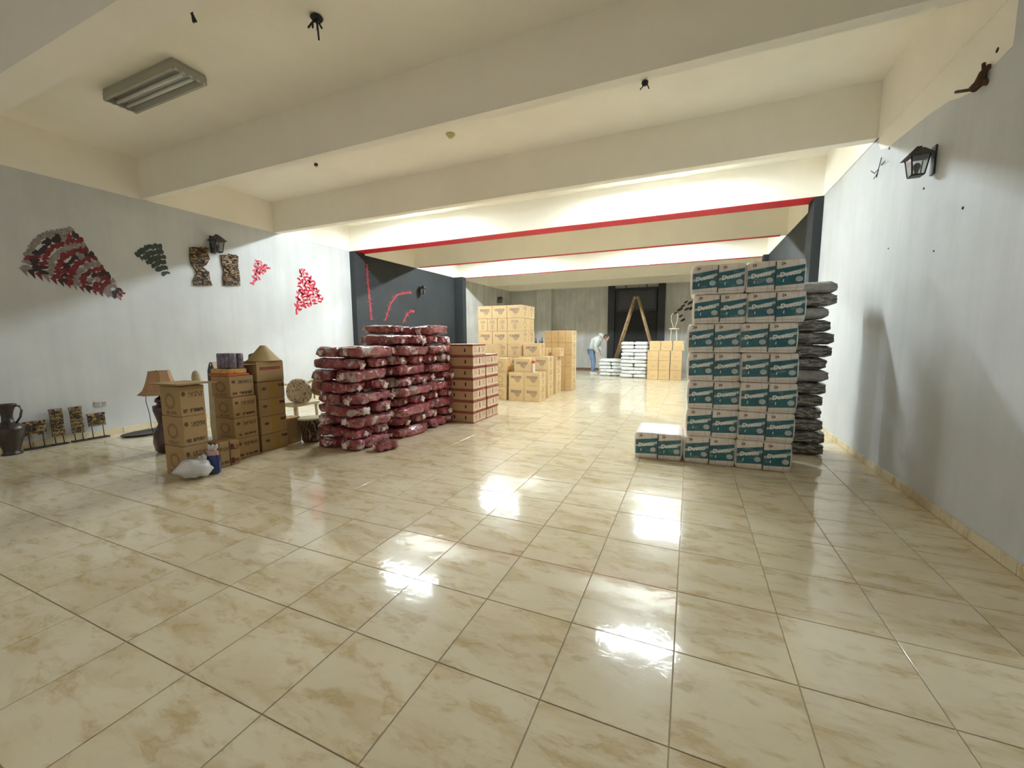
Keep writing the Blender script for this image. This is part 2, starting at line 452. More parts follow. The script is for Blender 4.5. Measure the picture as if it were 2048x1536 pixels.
# ------------------------------------------------------------------ wall lanterns
t = NT('lantern glass', .05, spec=.5); t.color((.85, .88, .88)); t.b.inputs['Transmission Weight'].default_value = .92; M['glass'] = t.m
def lantern(loc, rz, label, s=1.):
    o = empty('wall_lantern', loc, (0, 0, rz)); o.scale = (s, s, s); tag(o, label, 'wall lantern')
    # local +x points away from the wall, z = 0 at lantern bottom
    obj('back_plate', boxmesh((.015, .075, .26), 'black', bev=.003), o, (.0085, 0, .01))
    bm = bmesh.new()
    cx = .125; b, tp, h0, h1 = .045, .068, 0.02, .19
    for sx in (-1, 1):
        for sy in (-1, 1): tube(bm, [(cx + sx * b, sy * b, h0), (cx + sx * tp, sy * tp, h1)], .006, 6)
    for hh, r in ((h0, b), (h1, tp)):
        for a, c in (((-1, -1), (1, -1)), ((1, -1), (1, 1)), ((1, 1), (-1, 1)), ((-1, 1), (-1, -1))):
            tube(bm, [(cx + a[0] * r, a[1] * r, hh), (cx + c[0] * r, c[1] * r, hh)], .007, 6)
    abox(bm, cx - b, cx + b, -b, b, h0 - .008, h0)
    tube(bm, [(.01, 0, .20), (cx, 0, .225)], .008, 6)
    obj('frame', fin(bm, 'black'), o)
    bm = bmesh.new()
    A = [bm.verts.new((cx + x * .10, y * .095, .185)) for x, y in ((-1, -1), (1, -1), (1, 1), (-1, 1))]
    B = [bm.verts.new((cx + x * .035, y * .03, .262)) for x, y in ((-1, -1), (1, -1), (1, 1), (-1, 1))]
    for q in range(4): bm.faces.new((A[q], A[(q + 1) % 4], B[(q + 1) % 4], B[q]))
    bm.faces.new(B); bm.faces.new(A[::-1])
    abox(bm, cx - .02, cx + .02, -.02, .02, .262, .28)
    obj('roof', fin(bm, 'black'), o)
    for q in range(4):
        bm = bmesh.new(); x0, z0, x1, z1 = b - .004, h0 + .004, tp - .004, h1 - .004
        prism(bm, [(-b + .006, z0), (b - .006, z0), (tp - .006, z1), (-tp + .006, z1)], -.0012, .0012, 'y')
        for v in bm.verts: v.co.y += b + (v.co.z - h0) / (h1 - h0) * (tp - b)
        bmesh.ops.rotate(bm, verts=bm.verts, cent=(0, 0, 0), matrix=Matrix.Rotation(q * PI / 2, 3, 'Z'))
        bmesh.ops.translate(bm, verts=bm.verts, vec=(cx, 0, 0))
        obj('pane', fin(bm, 'glass'), o)
    bm = bmesh.new(); lathe(bm, [(.012, 0), (.014, .03), (.022, .045), (.03, .07), (.026, .095), (.01, .11)], 12, c=(cx, 0, h0 + .005))
    obj('bulb', fin(bm, 'white_metal'), o)
    return o
p = onX(1866, 352, XR); lantern((XR, p.y, p.z), PI, 'black wall lantern with glass panes on the right grey wall', .86)
p = onX(434, 507, XL + .11); lantern((XL, p.y, p.z), 0, 'black wall lantern above the carved plaques on the left wall', 1.1)
p = onX(846, 590, XL); lantern((XL, p.y - .15, p.z - .02), 0, 'black wall lantern with pale glass on the black left wall', 1.)
p = onX(1006, 607, XL); lantern((XL, p.y - .5, p.z - .03), 0, 'small black wall lantern above the tall carton block', 1.)

# ------------------------------------------------------------------ right wall bits
bm = bmesh.new()
rust = simple('rusty pipe', (.085, .045, .02), .85, var=.4, scale=20, bump=.5)
P0 = [onX(1912, 184, XR - .06), onX(1945, 179, XR - .045), onX(1960, 165, XR - .03), onX(1967, 145, XR - .02), onX(1980, 132, XR - .01)]
tube(bm, P0[:2], .010, 8); tube(bm, P0[1:], [.026, .03, .022, .018], 8)
tube(bm, [P0[3], P0[3] + Vector((-.03, -.06, .03))], .01, 6); tube(bm, [P0[2], P0[2] + Vector((.05, -.02, -.02))], .02, 8)
tag(obj('pipe_stub', fin(bm, rust)), 'broken rusty brown pipe elbow sticking out high on the right wall', 'pipe')
bm = bmesh.new()
for a, b, c in (((1763, 315), (1757, 338), (1753, 355)), ((1757, 338), (1749, 347), (1742, 342)), ((1757, 340), (1752, 352), (1747, 358)), ((1762, 330), (1768, 324), (1770, 322))):
    tube(bm, [onX(*a, XR - .002), onX(*b, XR - .03), onX(*c, XR - .04)], .004, 5)
tag(obj('loose_wires', fin(bm, 'black_matt')), 'thin dark loose wires poking from the right wall near the beam', 'wire')
for px, py, r in ((1926, 416, .012), (1777, 497, .008), (1848, 377, .010), (1868, 502, .008), (1996, 100, .02), (1779, 297, .012)):
    bm = bmesh.new(); lathe(bm, [(r, 0), (r * .8, .004), (r * .3, .005)], 8)
    o = obj('screw_hole', fin(bm, 'slot'), bpy.data.objects['wall_right'], onX(px, py, XR), (0, -PI / 2, 0))
# wall outlet on the left wall
o = empty('wall_outlet', (XL, 1.585, .42), (0, 0, 0)); tag(o, 'white double wall outlet low on the left wall', 'outlet')
obj('cover_plate', boxmesh((.012, .135, .075), 'white_metal', bev=.003), o, (.007, 0, 0))
for s in (-.033, .033): obj('socket', boxmesh((.006, .045, .045), simple('outlet grey', (.35, .35, .35), .5), bev=.002), o, (.014, s, .015))

# ------------------------------------------------------------------ wall paintings (paint strokes lying on the wall)
M['paint_red'] = simple('crimson paint', (.16, .012, .02), .6, var=.5, scale=20)
M['paint_bright'] = simple('bright red paint', (.62, .04, .08), .6, var=.25, scale=20)
M['paint_thorn'] = simple('faded red paint', (.42, .05, .065), .7, var=.3, scale=20)
M['paint_black'] = simple('black paint', (.025, .012, .016), .6, var=.4, scale=20)
M['paint_grey'] = simple('grey paint', (.24, .21, .21), .7, var=.3, scale=20)
M['paint_green'] = simple('greenish black paint', (.03, .045, .04), .6, var=.4, scale=20)
def blob(bm, x, off, cy, cz, ry, rz, ang, n=8, jag=.3):
    vs = []
    for q in range(n):
        a = 2 * PI * q / n; k = 1 + R(-jag, jag)
        u, v = ry * k * math.cos(a), rz * k * math.sin(a)
        vs.append((cy + u * math.cos(ang) - v * math.sin(ang), cz + u * math.sin(ang) + v * math.cos(ang)))
    n0 = [bm.verts.new((x + off, a, b)) for a, b in vs]; n1 = [bm.verts.new((x, a, b)) for a, b in vs]
    f = bm.faces.new(n0); f.normal_update()
    if f.normal.x * off < 0: f.normal_flip()
    for i in range(n): bm.faces.new((n0[i], n0[(i + 1) % n], n1[(i + 1) % n], n1[i]))
def fan(name, x, head, tip, hw, rows, cols, label, spikes=True, per=13, off=.003, curve=.75):
    """a tapering painted fan: curved rows of dabs from the wide head to the pointed tip"""
    o = empty(name, (x, head[0], head[1])); tag(o, label, 'wall painting')
    A = Vector(head); B = Vector(tip); ax = (B - A); L = ax.length; ax.normalize(); nr = Vector((-ax.y, ax.x))
    bms = {c: bmesh.new() for c in set(cols)}
    for r in range(rows):
        t = r / rows; w_ = hw * (1 - t) ** .85; rr = L * t
        col = cols[min(r, len(cols) - 1)]
        m_ = max(3, int(per * (1 - t * .75)))
        for q in range(m_):
            u = -1 + 2 * (q + .5) / m_
            p = A + ax * (rr - curve * w_ * (1 - u * u) * .55 + w_ * .18) + nr * (u * w_)
            c = col if R(0, 1) < .72 else random.choice(cols)
            for z in range(2):
                p2 = p + Vector((R(-1, 1), R(-1, 1))) * hw * .045
                ang = math.atan2(ax.y, ax.x) + PI / 2 + u * .9 + R(-.3, .3)
                blob(bms[c], 0, off * R(.4, 1.), p2.x - A.x, p2.y - A.y, w_ / m_ * 1.7 * R(.7, 1.3), L / rows * .52 * R(.5, 1.1), ang)
        if spikes:
            p = A + ax * rr + nr * (-w_ * 1.02)
            d = Vector((.35, -1)).normalized(); s_ = Vector((-d.y, d.x))
            ln = hw * (.22 * (1 - t) + .12)
            tri = [p + s_ * hw * .09 * (1 - t * .5), p - s_ * hw * .09 * (1 - t * .5), p + d * ln]
            bm = bms[col]; vs = [bm.verts.new((off * .8, v.x - A.x, v.y - A.y)) for v in tri]; f = bm.faces.new(vs); f.normal_update()
            if f.normal.x * off < 0: f.normal_flip()
    for c, bm in bms.items(): tag(obj(c.replace('paint_', '') + '_strokes', fin(bm, c), o), kind='stuff')
    return o
def WL(px, py): p = onX(px, py, XL); return (p.y, p.z)
h_ = WL(112, 505); t_ = WL(252, 597)
top, bot = WL(125, 440), WL(60, 560)
fan('painted_feather_fan', XL + .001, WL(92, 492), t_, .37, 15,
    ['paint_grey', 'paint_black', 'paint_red', 'paint_grey', 'paint_red', 'paint_black', 'paint_red', 'paint_grey', 'paint_red', 'paint_black', 'paint_red', 'paint_red', 'paint_grey', 'paint_black', 'paint_red'],
    'big crimson, grey and black painted feather fan on the left wall', per=15)
fan('painted_feather_fan', XL + .001, WL(297, 498), WL(337, 555), .19, 6, ['paint_green'], 'small black painted feather fan beside the carved plaques', per=8, curve=.5)
fan('painted_feather_fan', YB, (0, 0), (.3, -.5), .2, 1, ['paint_black'], 'x') if False else None
def red_patch(poly, label, n, s):
    o_ = WL(*poly[0]); P_ = [Vector(WL(*p)) for p in poly]; O = P_[0].copy()
    bm = bmesh.new()
    ys = [p.x for p in P_]; zs = [p.y for p in P_]
    def inside(a, b):
        c = False; j = len(P_) - 1
        for i in range(len(P_)):
            if (P_[i].y > b) != (P_[j].y > b) and a < (P_[j].x - P_[i].x) * (b - P_[i].y) / (P_[j].y - P_[i].y) + P_[i].x: c = not c
            j = i
        return c
    k = 0; rows = int((max(zs) - min(zs)) / (s * 1.5))
    for r in range(rows + 1):
        z = min(zs) + (r + .5) * s * 1.5
        y = min(ys)
        while y < max(ys):
            yy = y + R(-.3, .3) * s; zz = z + R(-.4, .4) * s
            if inside(yy, zz) and R(0, 1) < .92: blob(bm, 0, .002, yy - O.x, zz - O.y, s * R(.8, 1.4), s * R(.34, .6), R(-.9, .9) + (.7 if r % 2 else -.7), 7, .35)
            y += s * 1.0
    o = empty('painted_red_patch', (XL + .001, O.x, O.y)); tag(o, label, 'wall painting'); tag(obj('strokes', fin(bm, 'paint_bright'), o), kind='stuff')
red_patch([(511, 514), (538, 536), (504, 570)], 'small bright red painted triangle right of the carved plaques', 0, .036)
red_patch([(600, 529), (628, 560), (649, 602), (620, 612), (590, 627)], 'larger bright red painted triangle near the black wall', 0, .045)
# thorny red branches on the black wall
def branch(pts, label, w0=.046):
    P_ = [Vector(onX(640 + a / 5.12, 440 + b / 5.12, XL)) for a, b in pts]; bm = bmesh.new()
    O = P_[-1].copy()
    for a, b in zip(P_, P_[1:]):
        d = (b - a); L = d.length; d.normalize(); s_ = Vector((0, -d.z, d.y)); n = max(2, int(L / .05))
        for q in range(n):
            p = a + d * L * (q + .5) / n
            blob(bm, 0, .002, p.y - O.y, p.z - O.z, L / n * .75, w0 * R(.5, .9), math.atan2(d.z, d.y), 8, .25)
            if R(0, 1) < .55:
                e = s_ * random.choice((-1, 1)) * R(.5, 1.) + d * R(-.6, .6); e.normalize()
                for m_ in range(3): blob(bm, 0, .0018, p.y - O.y + e.y * .03 * (m_ + 1), p.z - O.z + e.z * .03 * (m_ + 1), .024, .012 - .003 * m_, math.atan2(e.z, e.y), 6, .3)
    o = empty('painted_thorn_branch', (XL + .001, O.y, O.z)); tag(o, label, 'wall painting'); tag(obj('strokes', fin(bm, 'paint_thorn'), o), kind='stuff')
branch([(480, 455), (485, 590), (500, 740), (515, 880), (525, 1020)], 'upright thorny red painted branch on the black wall, nearest the pillar')
branch([(935, 745), (860, 748), (785, 770), (720, 860), (692, 950), (668, 1030)], 'bent thorny red painted branch in the middle of the black wall')
branch([(965, 940), (935, 925), (890, 970), (850, 1050)], 'short thorny red painted branch low on the black wall')
# black petals painted on the back wall
bm = bmesh.new()
for px, py, r in ((1366, 612, .07), (1372, 604, .06), (1360, 619, .08), (1374, 618, .07), (1352, 626, .05), (1362, 632, .06), (1380, 606, .08), (1366, 640, .07), (1384, 616, .09), (1392, 600, .08)):
    p = onY(px, py, YB)
    vs = [bm.verts.new((p.x + r * 1.4 * math.cos(a) * R(.7, 1.1), YB - .002, p.z + r * .7 * math.sin(a) + r * math.cos(a) * .6)) for a in [2 * PI * q / 9 for q in range(9)]]
    f = bm.faces.new(vs); f.normal_update()
    if f.normal.y > 0: f.normal_flip()
o = empty('painted_flower', (-.3, YB, 2.3)); me = fin(bm, 'paint_black'); me.transform(Matrix.Translation((.3, -YB, -2.3))); tag(obj('petals', me, o), kind='stuff')
tag(o, 'black painted flower on the back wall beside the black panel', 'wall painting')

# carved plaques on the left wall
t = NT('carved brown wood', .45, spec=.5); v = t.shifted()
n = t.wave(v, 9., 9., 3.)
t.color(t.ramp(n, [(.1, (.03, .018, .012)), (.5, (.10, .055, .03)), (.9, (.34, .22, .12))])); t.bump(n, 1., .02); M['carved'] = t.m
def plaque(name, pts, label, c):
    P_ = [WL(*p) for p in pts]; O = (sum(p[0] for p in P_) / len(P_), min(p[1] for p in P_))
    poly = [(a - O[0], b - O[1]) for a, b in P_]
    o = empty(name, (XL, O[0], O[1])); tag(o, label, 'carved plaque')
    bm = bmesh.new(); prism(bm, poly, .001, .03, 'x'); obj('board', fin(bm, 'carved'), o)
    bm = bmesh.new(); zs = [p[1] for p in poly]
    for z in [min(zs) + (max(zs) - min(zs)) * (q + .5) / c for q in range(c)]:
        xs = []
        for (a, b), (e, f) in zip(poly, poly[1:] + poly[:1]):
            if (b > z) != (f > z): xs.append(a + (e - a) * (z - b) / (f - b))
        if len(xs) < 2: continue
        lo, hi = min(xs) + .01, max(xs) - .01; m_ = 5
        tube(bm, [(.032 + .012 * math.sin(q * 2.1 + z * 40), lo + (hi - lo) * q / m_, z + .012 * math.sin(q * 1.9 + z * 23)) for q in range(m_ + 1)], [R(.007, .013) for q in range(m_ + 1)], 6)
    obj('carved_relief', fin(bm, 'carved'), o)
    return o, bm
o, _ = plaque('carved_plaque', [(379, 494), (417, 496), (414, 508), (418, 518), (411, 530), (404, 534), (417, 546), (418, 558), (423, 571), (387, 571), (386, 560), (393, 548), (389, 538), (381, 528), (378, 510)], 'zigzag brown carved plaque shaped like a bust, left of the lantern', 15)
bm = bmesh.new(); lathe(bm, [(.012, 0), (.02, .01), (.018, .05), (.004, .06)], 8)
obj('carved_nose', fin(bm, 'carved', smooth=True), o, (.035, .04, .38))
plaque('carved_plaque', [(441, 510), (460, 508), (475, 513), (474, 530), (477, 545), (479, 571), (446, 571), (445, 556), (447, 545), (443, 528)], 'rectangular brown carved plaque under the lantern', 16)

# ------------------------------------------------------------------ objects along the left wall
M['vase'] = simple('dark glazed clay', (.022, .014, .012), .35, var=.4, scale=4, coat=.3)
p = Vector((-7.33, .66, 0))
o = empty('amphora_vase', p); tag(o, 'dark brown two-handled amphora vase on the floor at far left', 'vase')
bm = bmesh.new()
lathe(bm, [(.085, 0), (.09, .015), (.07, .03), (.072, .06), (.10, .16), (.135, .27), (.14, .32), (.11, .35), (.05, .39), (.045, .46), (.06, .53), (.085, .585), (.088, .60), (.078, .60), (.04, .5)], 28)
obj('body', fin(bm, 'vase'), o)
for s in (-1, 1):
    bm = bmesh.new(); tube(bm, [(s * .075, 0, .585), (s * .12, 0, .57), (s * .135, 0, .52), (s * .115, 0, .44), (s * .075, 0, .375)], .011, 8)
    obj('handle', fin(bm, 'vase'), o, rot=(0, 0, .75))
M['carved_gold'] = None
t = NT('carved ochre wood', .55); v = t.shifted(); n = t.wave(v, 22., 7., 3.)
t.color(t.ramp(n, [(.1, (.05, .032, .015)), (.5, (.19, .13, .06)), (.95, (.34, .25, .12))])); t.bump(n, 1., .01); M['carved_gold'] = t.m
for (a, b, w_, zb, zt, tilt, lb) in (
    (.90, 0, .19, .17, .33, .0, 'low square carved ochre panel on two pegs, next to the vase'),
    (1.10, 0, .12, .11, .45, .0, 'tall narrow carved ochre panel on pegs, second from the vase'),
    (1.285, 0, .12, .11, .45, .06, 'tall narrow carved ochre panel on pegs, third from the vase'),
    (1.48, 0, .18, .17, .33, .0, 'low square carved ochre panel on two pegs under the outlet')):
    o = empty('carved_stand_panel', (XL + .13, a, 0)); tag(o, lb, 'carved panel', 'carved panels on pegs')
    obj('base', boxmesh((.09, w_ + .03, .015), 'black_matt', bev=.003), o)
    for s in (-.32, .32):
        bm = bmesh.new(); tube(bm, [(0, s * w_, .012), (-.01, s * w_, zb + .02)], .005, 6); obj('peg', fin(bm, 'black'), o)
    bm = bmesh.new(); abox(bm, -.012, .012, -w_ / 2, w_ / 2, zb, zt, None, .003)
    pn = obj('panel', fin(bm, 'carved_gold'), o, rot=(0, -.05, 0))
    bm = bmesh.new(); n_ = int((zt - zb) / .045)
    for q in range(n_):
        z = zb + (q + .6) * (zt - zb) / (n_ + .2)
        for u in (-.3, 0, .3):
            cc = Vector((.016, u * w_ + R(-.005, .005), z))
            tube(bm, [cc + Vector((0, -.018, -.012)), cc + Vector((.008, 0, .014)), cc + Vector((0, .018, -.008))], [.004, .008, .004], 6)
    obj('carved_figures', fin(bm, 'carved_gold'), pn)
    obj('cap', boxmesh((.03, w_ + .004, .03), 'carved', bev=.003), pn, (0, 0, zt - .012))
# dark shallow tray on floor
bm = bmesh.new(); lathe(bm, [(.16, 0), (.27, .008), (.29, .02), (.285, .026), (.2, .014), (.02, .012)], 28, sx=.75, sy=1.25)
tag(obj('shallow_tray', fin(bm, 'black'), None, (-7.12, 1.95, .001)), 'flat oval black tray on the floor by the left wall', 'tray')
# table lamp with violin shaped body
M['shade'] = simple('tan lampshade', (.42, .25, .13), .8, var=.1)
M['dark_wood'] = simple('dark red wood', (.035, .008, .006), .3, var=.4, coat=.4)
o = empty('table_lamp', (-5.74, 1.42, 0)); tag(o, 'lamp with waisted dark wood body and tan shade behind the near box stack', 'lamp')
bm = bmesh.new()
lathe(bm, [(.09, 0), (.125, .03), (.145, .12), (.13, .22), (.075, .31), (.05, .345), (.07, .40), (.105, .50), (.11, .56), (.05, .575), (.045, .60), (.075, .61), (.06, .65), (.02, .67)], 24, sy=.6)
obj('base', fin(bm, 'dark_wood'), o)
bm = bmesh.new(); tube(bm, [(0, 0, .66), (0, 0, .93)], .008, 8); tube(bm, [(0, 0, .93), (0, 0, .985)], [.012, .006], 8); obj('rod', fin(bm, 'black'), o)
def shade(o, r0, r1, h, z, flare=.0, c=(0, 0)):
    bm = bmesh.new(); rings = []
    for q in range(7):
        k = q / 6; r = r0 + (r1 - r0) * (k ** (1 + flare)) if not flare else r0 + (r1 - r0) * (k ** .5)
        rings.append([bm.verts.new((c[0] + r * math.cos(a), c[1] + r * math.sin(a), z + h * k)) for a in [2 * PI * i / 8 + .35 for i in range(8)]])
    for A, B in zip(rings, rings[1:]):
        for i in range(8): bm.faces.new((A[i], A[(i + 1) % 8], B[(i + 1) % 8], B[i]))
    me = fin(bm, 'shade'); s_ = obj('lamp_shade', me, o); mo = s_.modifiers.new('s', 'SOLIDIFY'); mo.thickness = .004
    return s_
shade(o, .215, .10, .27, .71, 1., (.05, 0))
bm = bmesh.new(); tube(bm, [(-.24, -.02, .69), (-.25, -.02, .6), (-.2, -.02, .45), (-.19, -.02, .3), (-.1, -.02, .05)], .004, 5); obj('cord', fin(bm, 'black'), o)
# figures behind the stacks
M['stone'] = simple('cream stone', (.52, .46, .30), .7, bump=.3)
bm = bmesh.new(); lathe(bm, [(.07, 0), (.075, .05), (.05, .1), (.045, .35), (.06, .5), (.065, .66), (.035, .72), (.03, .745), (.05, .77), (.062, .82), (.055, .88), (.035, .92), (.01, .93)], 20, sy=.8)
tag(obj('statue', fin(bm, 'stone'), None, (-6.08, 2.0, 0), (0, .04, 0)), 'slim cream stone figure, its head showing above the flattened carton', 'statue')
o = empty('gourd_lute', (-5.745, 2.05, 0), (0, 0, 0)); tag(o, 'dark pointed oval wooden carving standing behind the middle stack', 'carving')
bm = bmesh.new(); prof = [(-.10, 0), (-.12, .2), (-.10, .55), (-.09, .8), (-.07, .95), (-.02, 1.05), (.03, 1.05), (.07, .97), (.10, .8), (.11, .5), (.12, .2), (.10, 0)]
prism(bm, prof, -.03, .03, 'y'); obj('body', fin(bm, 'stone'), o)
bm = bmesh.new(); prism(bm, [(-.06, .80), (-.055, .93), (-.01, 1.03), (.025, 1.02), (.05, .93), (.05, .80)], -.045, -.029, 'y'); obj('inlay', fin(bm, 'vase'), o)
# wicker pot with patterned cloth between stacks
t = NT('patterned cloth', .85); v = t.coord('Object'); n = t.vor(v, 30.)
t.color(t.ramp(n, [(.15, (.12, .07, .05)), (.4, (.5, .42, .32)), (.7, (.62, .55, .42))])); M['cloth_pattern'] = t.m
o = empty('cloth_covered_pot', (-5.88, 2.25, 0)); tag(o, 'dark pot with patterned cloth on top, seen between two box stacks', 'pot')
bm = bmesh.new(); lathe(bm, [(.10, 0), (.16, .08), (.18, .2), (.14, .3), (.11, .33)], 20); obj('body', fin(bm, 'vase'), o)
bm = bmesh.new(); lathe(bm, [(.17, .24), (.185, .27), (.15, .34), (.10, .38), (.07, .44), (.03, .46)], 16)
for q in bm.verts: q.co += Vector((R(-.012, .012), R(-.012, .012), R(-.012, .012)))
obj('cloth', fin(bm, 'cloth_pattern', smooth=True), o)

# ------------------------------------------------------------------ cartons
def carton(name, dims, mats, mi, label, cat, loc, rz=0., group=None, tape=True, cache={}):
    k = (name, dims, tuple(mats), mi)
    if k not in cache:
        me = boxmesh(dims, mats, mi, .007, name)
        tp = None
        if tape:
            bm = bmesh.new(); x, y, z = dims
            abox(bm, -x / 2 + .002, x / 2 - .002, -.024, .024, z, z + .0012)
            for s in (-1, 1): abox(bm, s * x / 2 - .0008, s * x / 2 + .0008, -.024, .024, z - .06, z + .0012)
            tp = fin(bm, 'tape', 'tape')
        cache[k] = (me, tp)
    me, tp = cache[k]
    o = obj(name, me, None, loc, (0, 0, rz)); tag(o, label, cat, group)
    if tp: obj('tape', tp, o)
    return o
J = lambda s=.006: R(-s, s)
# near stack (three deep cartons with a flattened lid)
for q in range(3):
    carton('cardboard_box', (.325, .225, .297), ['lcard', 'lcard_bold', 'lcard_big'], (2, 1, 0, 0, 0, 0), 'brown printed box, %s of the nearest stack at left' % lay(q, 3), 'box', (-4.632 + J(.005), 1.085 + J(.005), q * .2985), J(.02), 'boxes of the nearest left stack', tape=False)
bm = bmesh.new(); abox(bm, -.27, .235, -.16, .20, 0, .006); abox(bm, -.26, .22, -.15, .17, .009, .014)
for v_ in bm.verts: v_.co.z += .03 * v_.co.x * v_.co.x * 8 * (1 if v_.co.x > 0 else .3)
tag(obj('flattened_carton', fin(bm, 'lcard'), None, (-4.62, 1.085, .8965)), 'flattened cardboard sheet lying on the nearest left stack', 'cardboard sheet')
# middle stack of four
for q in range(4):
    dx = -.03 if q == 3 else 0
    carton('cardboard_box', (.33, .27, .232), ['lcard', 'lcard_bold', 'lcard_big'], (2, 1, 0, 0, 0, 0), 'brown printed box, %s of the middle stack at left' % lay(q, 4), 'box', (-4.745 + dx, 1.675 + J(.004), q * .2335), J(.015), 'boxes of the middle left stack', tape=False)
# third stack, tall, with an open empty box on top
for q in range(4):
    carton('cardboard_box', (.30, .34, .208), ['lcard', 'lcard_yellow', 'lcard'], (2, 1, 0, 0, 0, 0), 'brown box with yellow print, %s of the tall left stack' % lay(q, 5), 'box', (-4.765 + J(.003), 2.03 + J(.004), q * .2095), J(.012), 'boxes of the tall left stack', tape=False)
o = empty('open_box', (-4.765, 2.03, .8395)); tag(o, 'open tan box with red-brown band on top of the tall left stack', 'box')
bm = bmesh.new()
for a in ((-.15, .15, -.17, -.165), (-.15, .15, .165, .17), (-.15, -.145, -.165, .165), (.145, .15, -.165, .165)): abox(bm, *a, 0, .24)
abox(bm, -.15, .15, -.17, .17, 0, .004); obj('body', fin(bm, 'lcard'), o)
obj('band', boxmesh((.002, .26, .035), 'crate_red', bev=0), o, (.1515, .0, .14))
bm = bmesh.new(); abox(bm, -.3, -.15, -.16, .16, .205, .210)
for v_ in bm.verts: v_.co.z -= (v_.co.x + .15) * -.25
obj('flap', fin(bm, 'lcard'), o)
bm = bmesh.new(); abox(bm, -.14, .14, -.3, -.17, .212, .216); obj('flap', fin(bm, 'lcard'), o)
# things on the stacks
M['tray_orange'] = simple('orange tray card', (.55, .13, .03), .5)
t = NT('yellow snack print', .4); v = t.coord('Object'); n = t.noise(v, 18., 3.)
t.color(t.ramp(n, [(.35, (.55, .30, .25)), (.5, (.62, .42, .08)), (.65, (.5, .16, .06))])); M['snack'] = t.m
o = empty('snack_tray', (-4.80, 1.66, .9355)); tag(o, 'orange and yellow display tray on the middle left stack', 'tray')
obj('tray', boxmesh((.34, .24, .022), 'tray_orange'), o)
obj('packets', boxmesh((.31, .21, .055), 'snack', bev=.008), o, (0, 0, .022))
M['can'] = simple('grey purple can', (.20, .17, .22), .35, .3, var=.5, scale=25)
cn = None; kk = 0
for a in range(4):
    for b in range(2):
        bm = bmesh.new(); lathe(bm, [(.033, 0), (.036, .006), (.036, .16), (.032, .168), (.032, .171), (.01, .169)], 16)
        if cn is None: cn = obj('drink_can', fin(bm, 'can')); bm2 = bmesh.new(); lathe(bm2, [(.030, .1695), (.028, .172), (.004, .172)], 12); obj('lid', fin(bm2, 'steel'), cn); x = cn
        else: bm.free(); x = dup(cn)
        x.location = (-4.90 + a * .074, 1.64 + b * .075, 1.0135)
        tag(x, 'grey-purple can, %s from the left in the %s row on the snack tray' % (['first', 'second', 'third', 'fourth'][a], ['front', 'back'][b]), 'can', 'cans on the snack tray')
o = empty('blue_cup', (-4.86, 1.93, 1.047)); tag(o, 'dark blue folded packet beside the cone lampshade', 'packet')
bm = bmesh.new(); abox(bm, -.05, .05, -.035, .035, 0, .085, None, .01)
for v_ in bm.verts:
    if v_.co.z > .05: v_.co.x += .015; v_.co.z += v_.co.x * .2
obj('body', fin(bm, simple('dark blue film', (.035, .05, .08), .3, coat=.4)), o)
o.location = (-4.885, 2.01, 1.083)
o.name = 'snack_packet'
bm = bmesh.new()
o = empty('cone_lampshade', (-4.76, 2.06, 1.0815)); tag(o, 'olive tan cone lampshade on top of the tall left stack', 'lampshade')
bm = bmesh.new(); lathe(bm, [(.185, 0), (.18, .004), (.035, .178), (.028, .185), (.01, .186)], 28); obj('cone', fin(bm, simple('olive shade', (.36, .27, .12), .75, var=.08)), o)
bm = bmesh.new(); lathe(bm, [(.187, -.001), (.189, .004), (.184, .008)], 28); obj('rim', fin(bm, 'shade'), o)
# low boxes in front
for (x0, y0, h_, lb) in ((-4.57, 1.335, .265, 'small tan box with bold print at the foot of the middle stack, nearer'), (-4.57, 1.445, .262, 'small tan box with red stripe at the foot of the middle stack, farther')):
    o = carton('cardboard_box', (.24, .10, h_), ['lcard', 'lcard_bold'], (0, 1, 0, 0, 0, 0), lb, 'box', (x0, y0, 0), 0, None, tape=False)
    if y0 > 1.4:
        for z in (.02, .17): obj('stripe', boxmesh((.002, .035, .06), 'paint_red', bev=0), o, (.1215, -.032, z))
# plastic bag and blue pouch at the foot of the near stack
def crumple(rx, ry, rz, seed, amp=.25, fr=7., seg=20, ring=12, flat=.12):
    bm = bmesh.new(); bmesh.ops.create_uvsphere(bm, u_segments=seg, v_segments=ring, radius=1)
    for v_ in bm.verts:
        c = v_.co; k = 1 + amp * noise.noise(Vector((c.x, c.y, c.z)) * fr * .35 + Vector((seed, 0, 0))) + amp * .5 * noise.noise(c * fr + Vector((seed * 3, 1, 0)))
        c.x *= rx * k; c.y *= ry * k; c.z = max(c.z, -.75) * rz * k
    z0 = min(v_.co.z for v_ in bm.verts)
    for v_ in bm.verts: v_.co.z -= z0
    return bm
t = NT('thin white plastic', .3, spec=.6); v = t.shifted(); t.color(t.ramp(t.noise(v, 6., 3.), [(.3, (.42, .43, .46)), (.6, (.72, .72, .72))])); t.bump(t.noise(v, 22., 4., .6, 1.), .8, .01); M['bag_white'] = t.m
o = obj('plastic_bag', fin(crumple(.16, .10, .09, 3, .35), 'bag_white', smooth=True), None, (-4.36, .985, .001), (0, 0, .5)); tag(o, 'crumpled white plastic bag on the floor at the near stack', 'bag')
obj('knot', fin(crumple(.05, .04, .06, 8, .5), 'bag_white', smooth=True), o, (.05, .05, .09))
t = NT('blue printed pouch', .3, coat=.4); v = t.coord('Object'); z_ = t.sep(v)[2]
t.color(t.mix(t.math('GREATER_THAN', t.math('ADD', z_, t.math('MULTIPLY', t.noise(v, 9., 2.), .06)), .22), (.03, .055, .16), (.55, .30, .28))); M['pouch'] = t.m
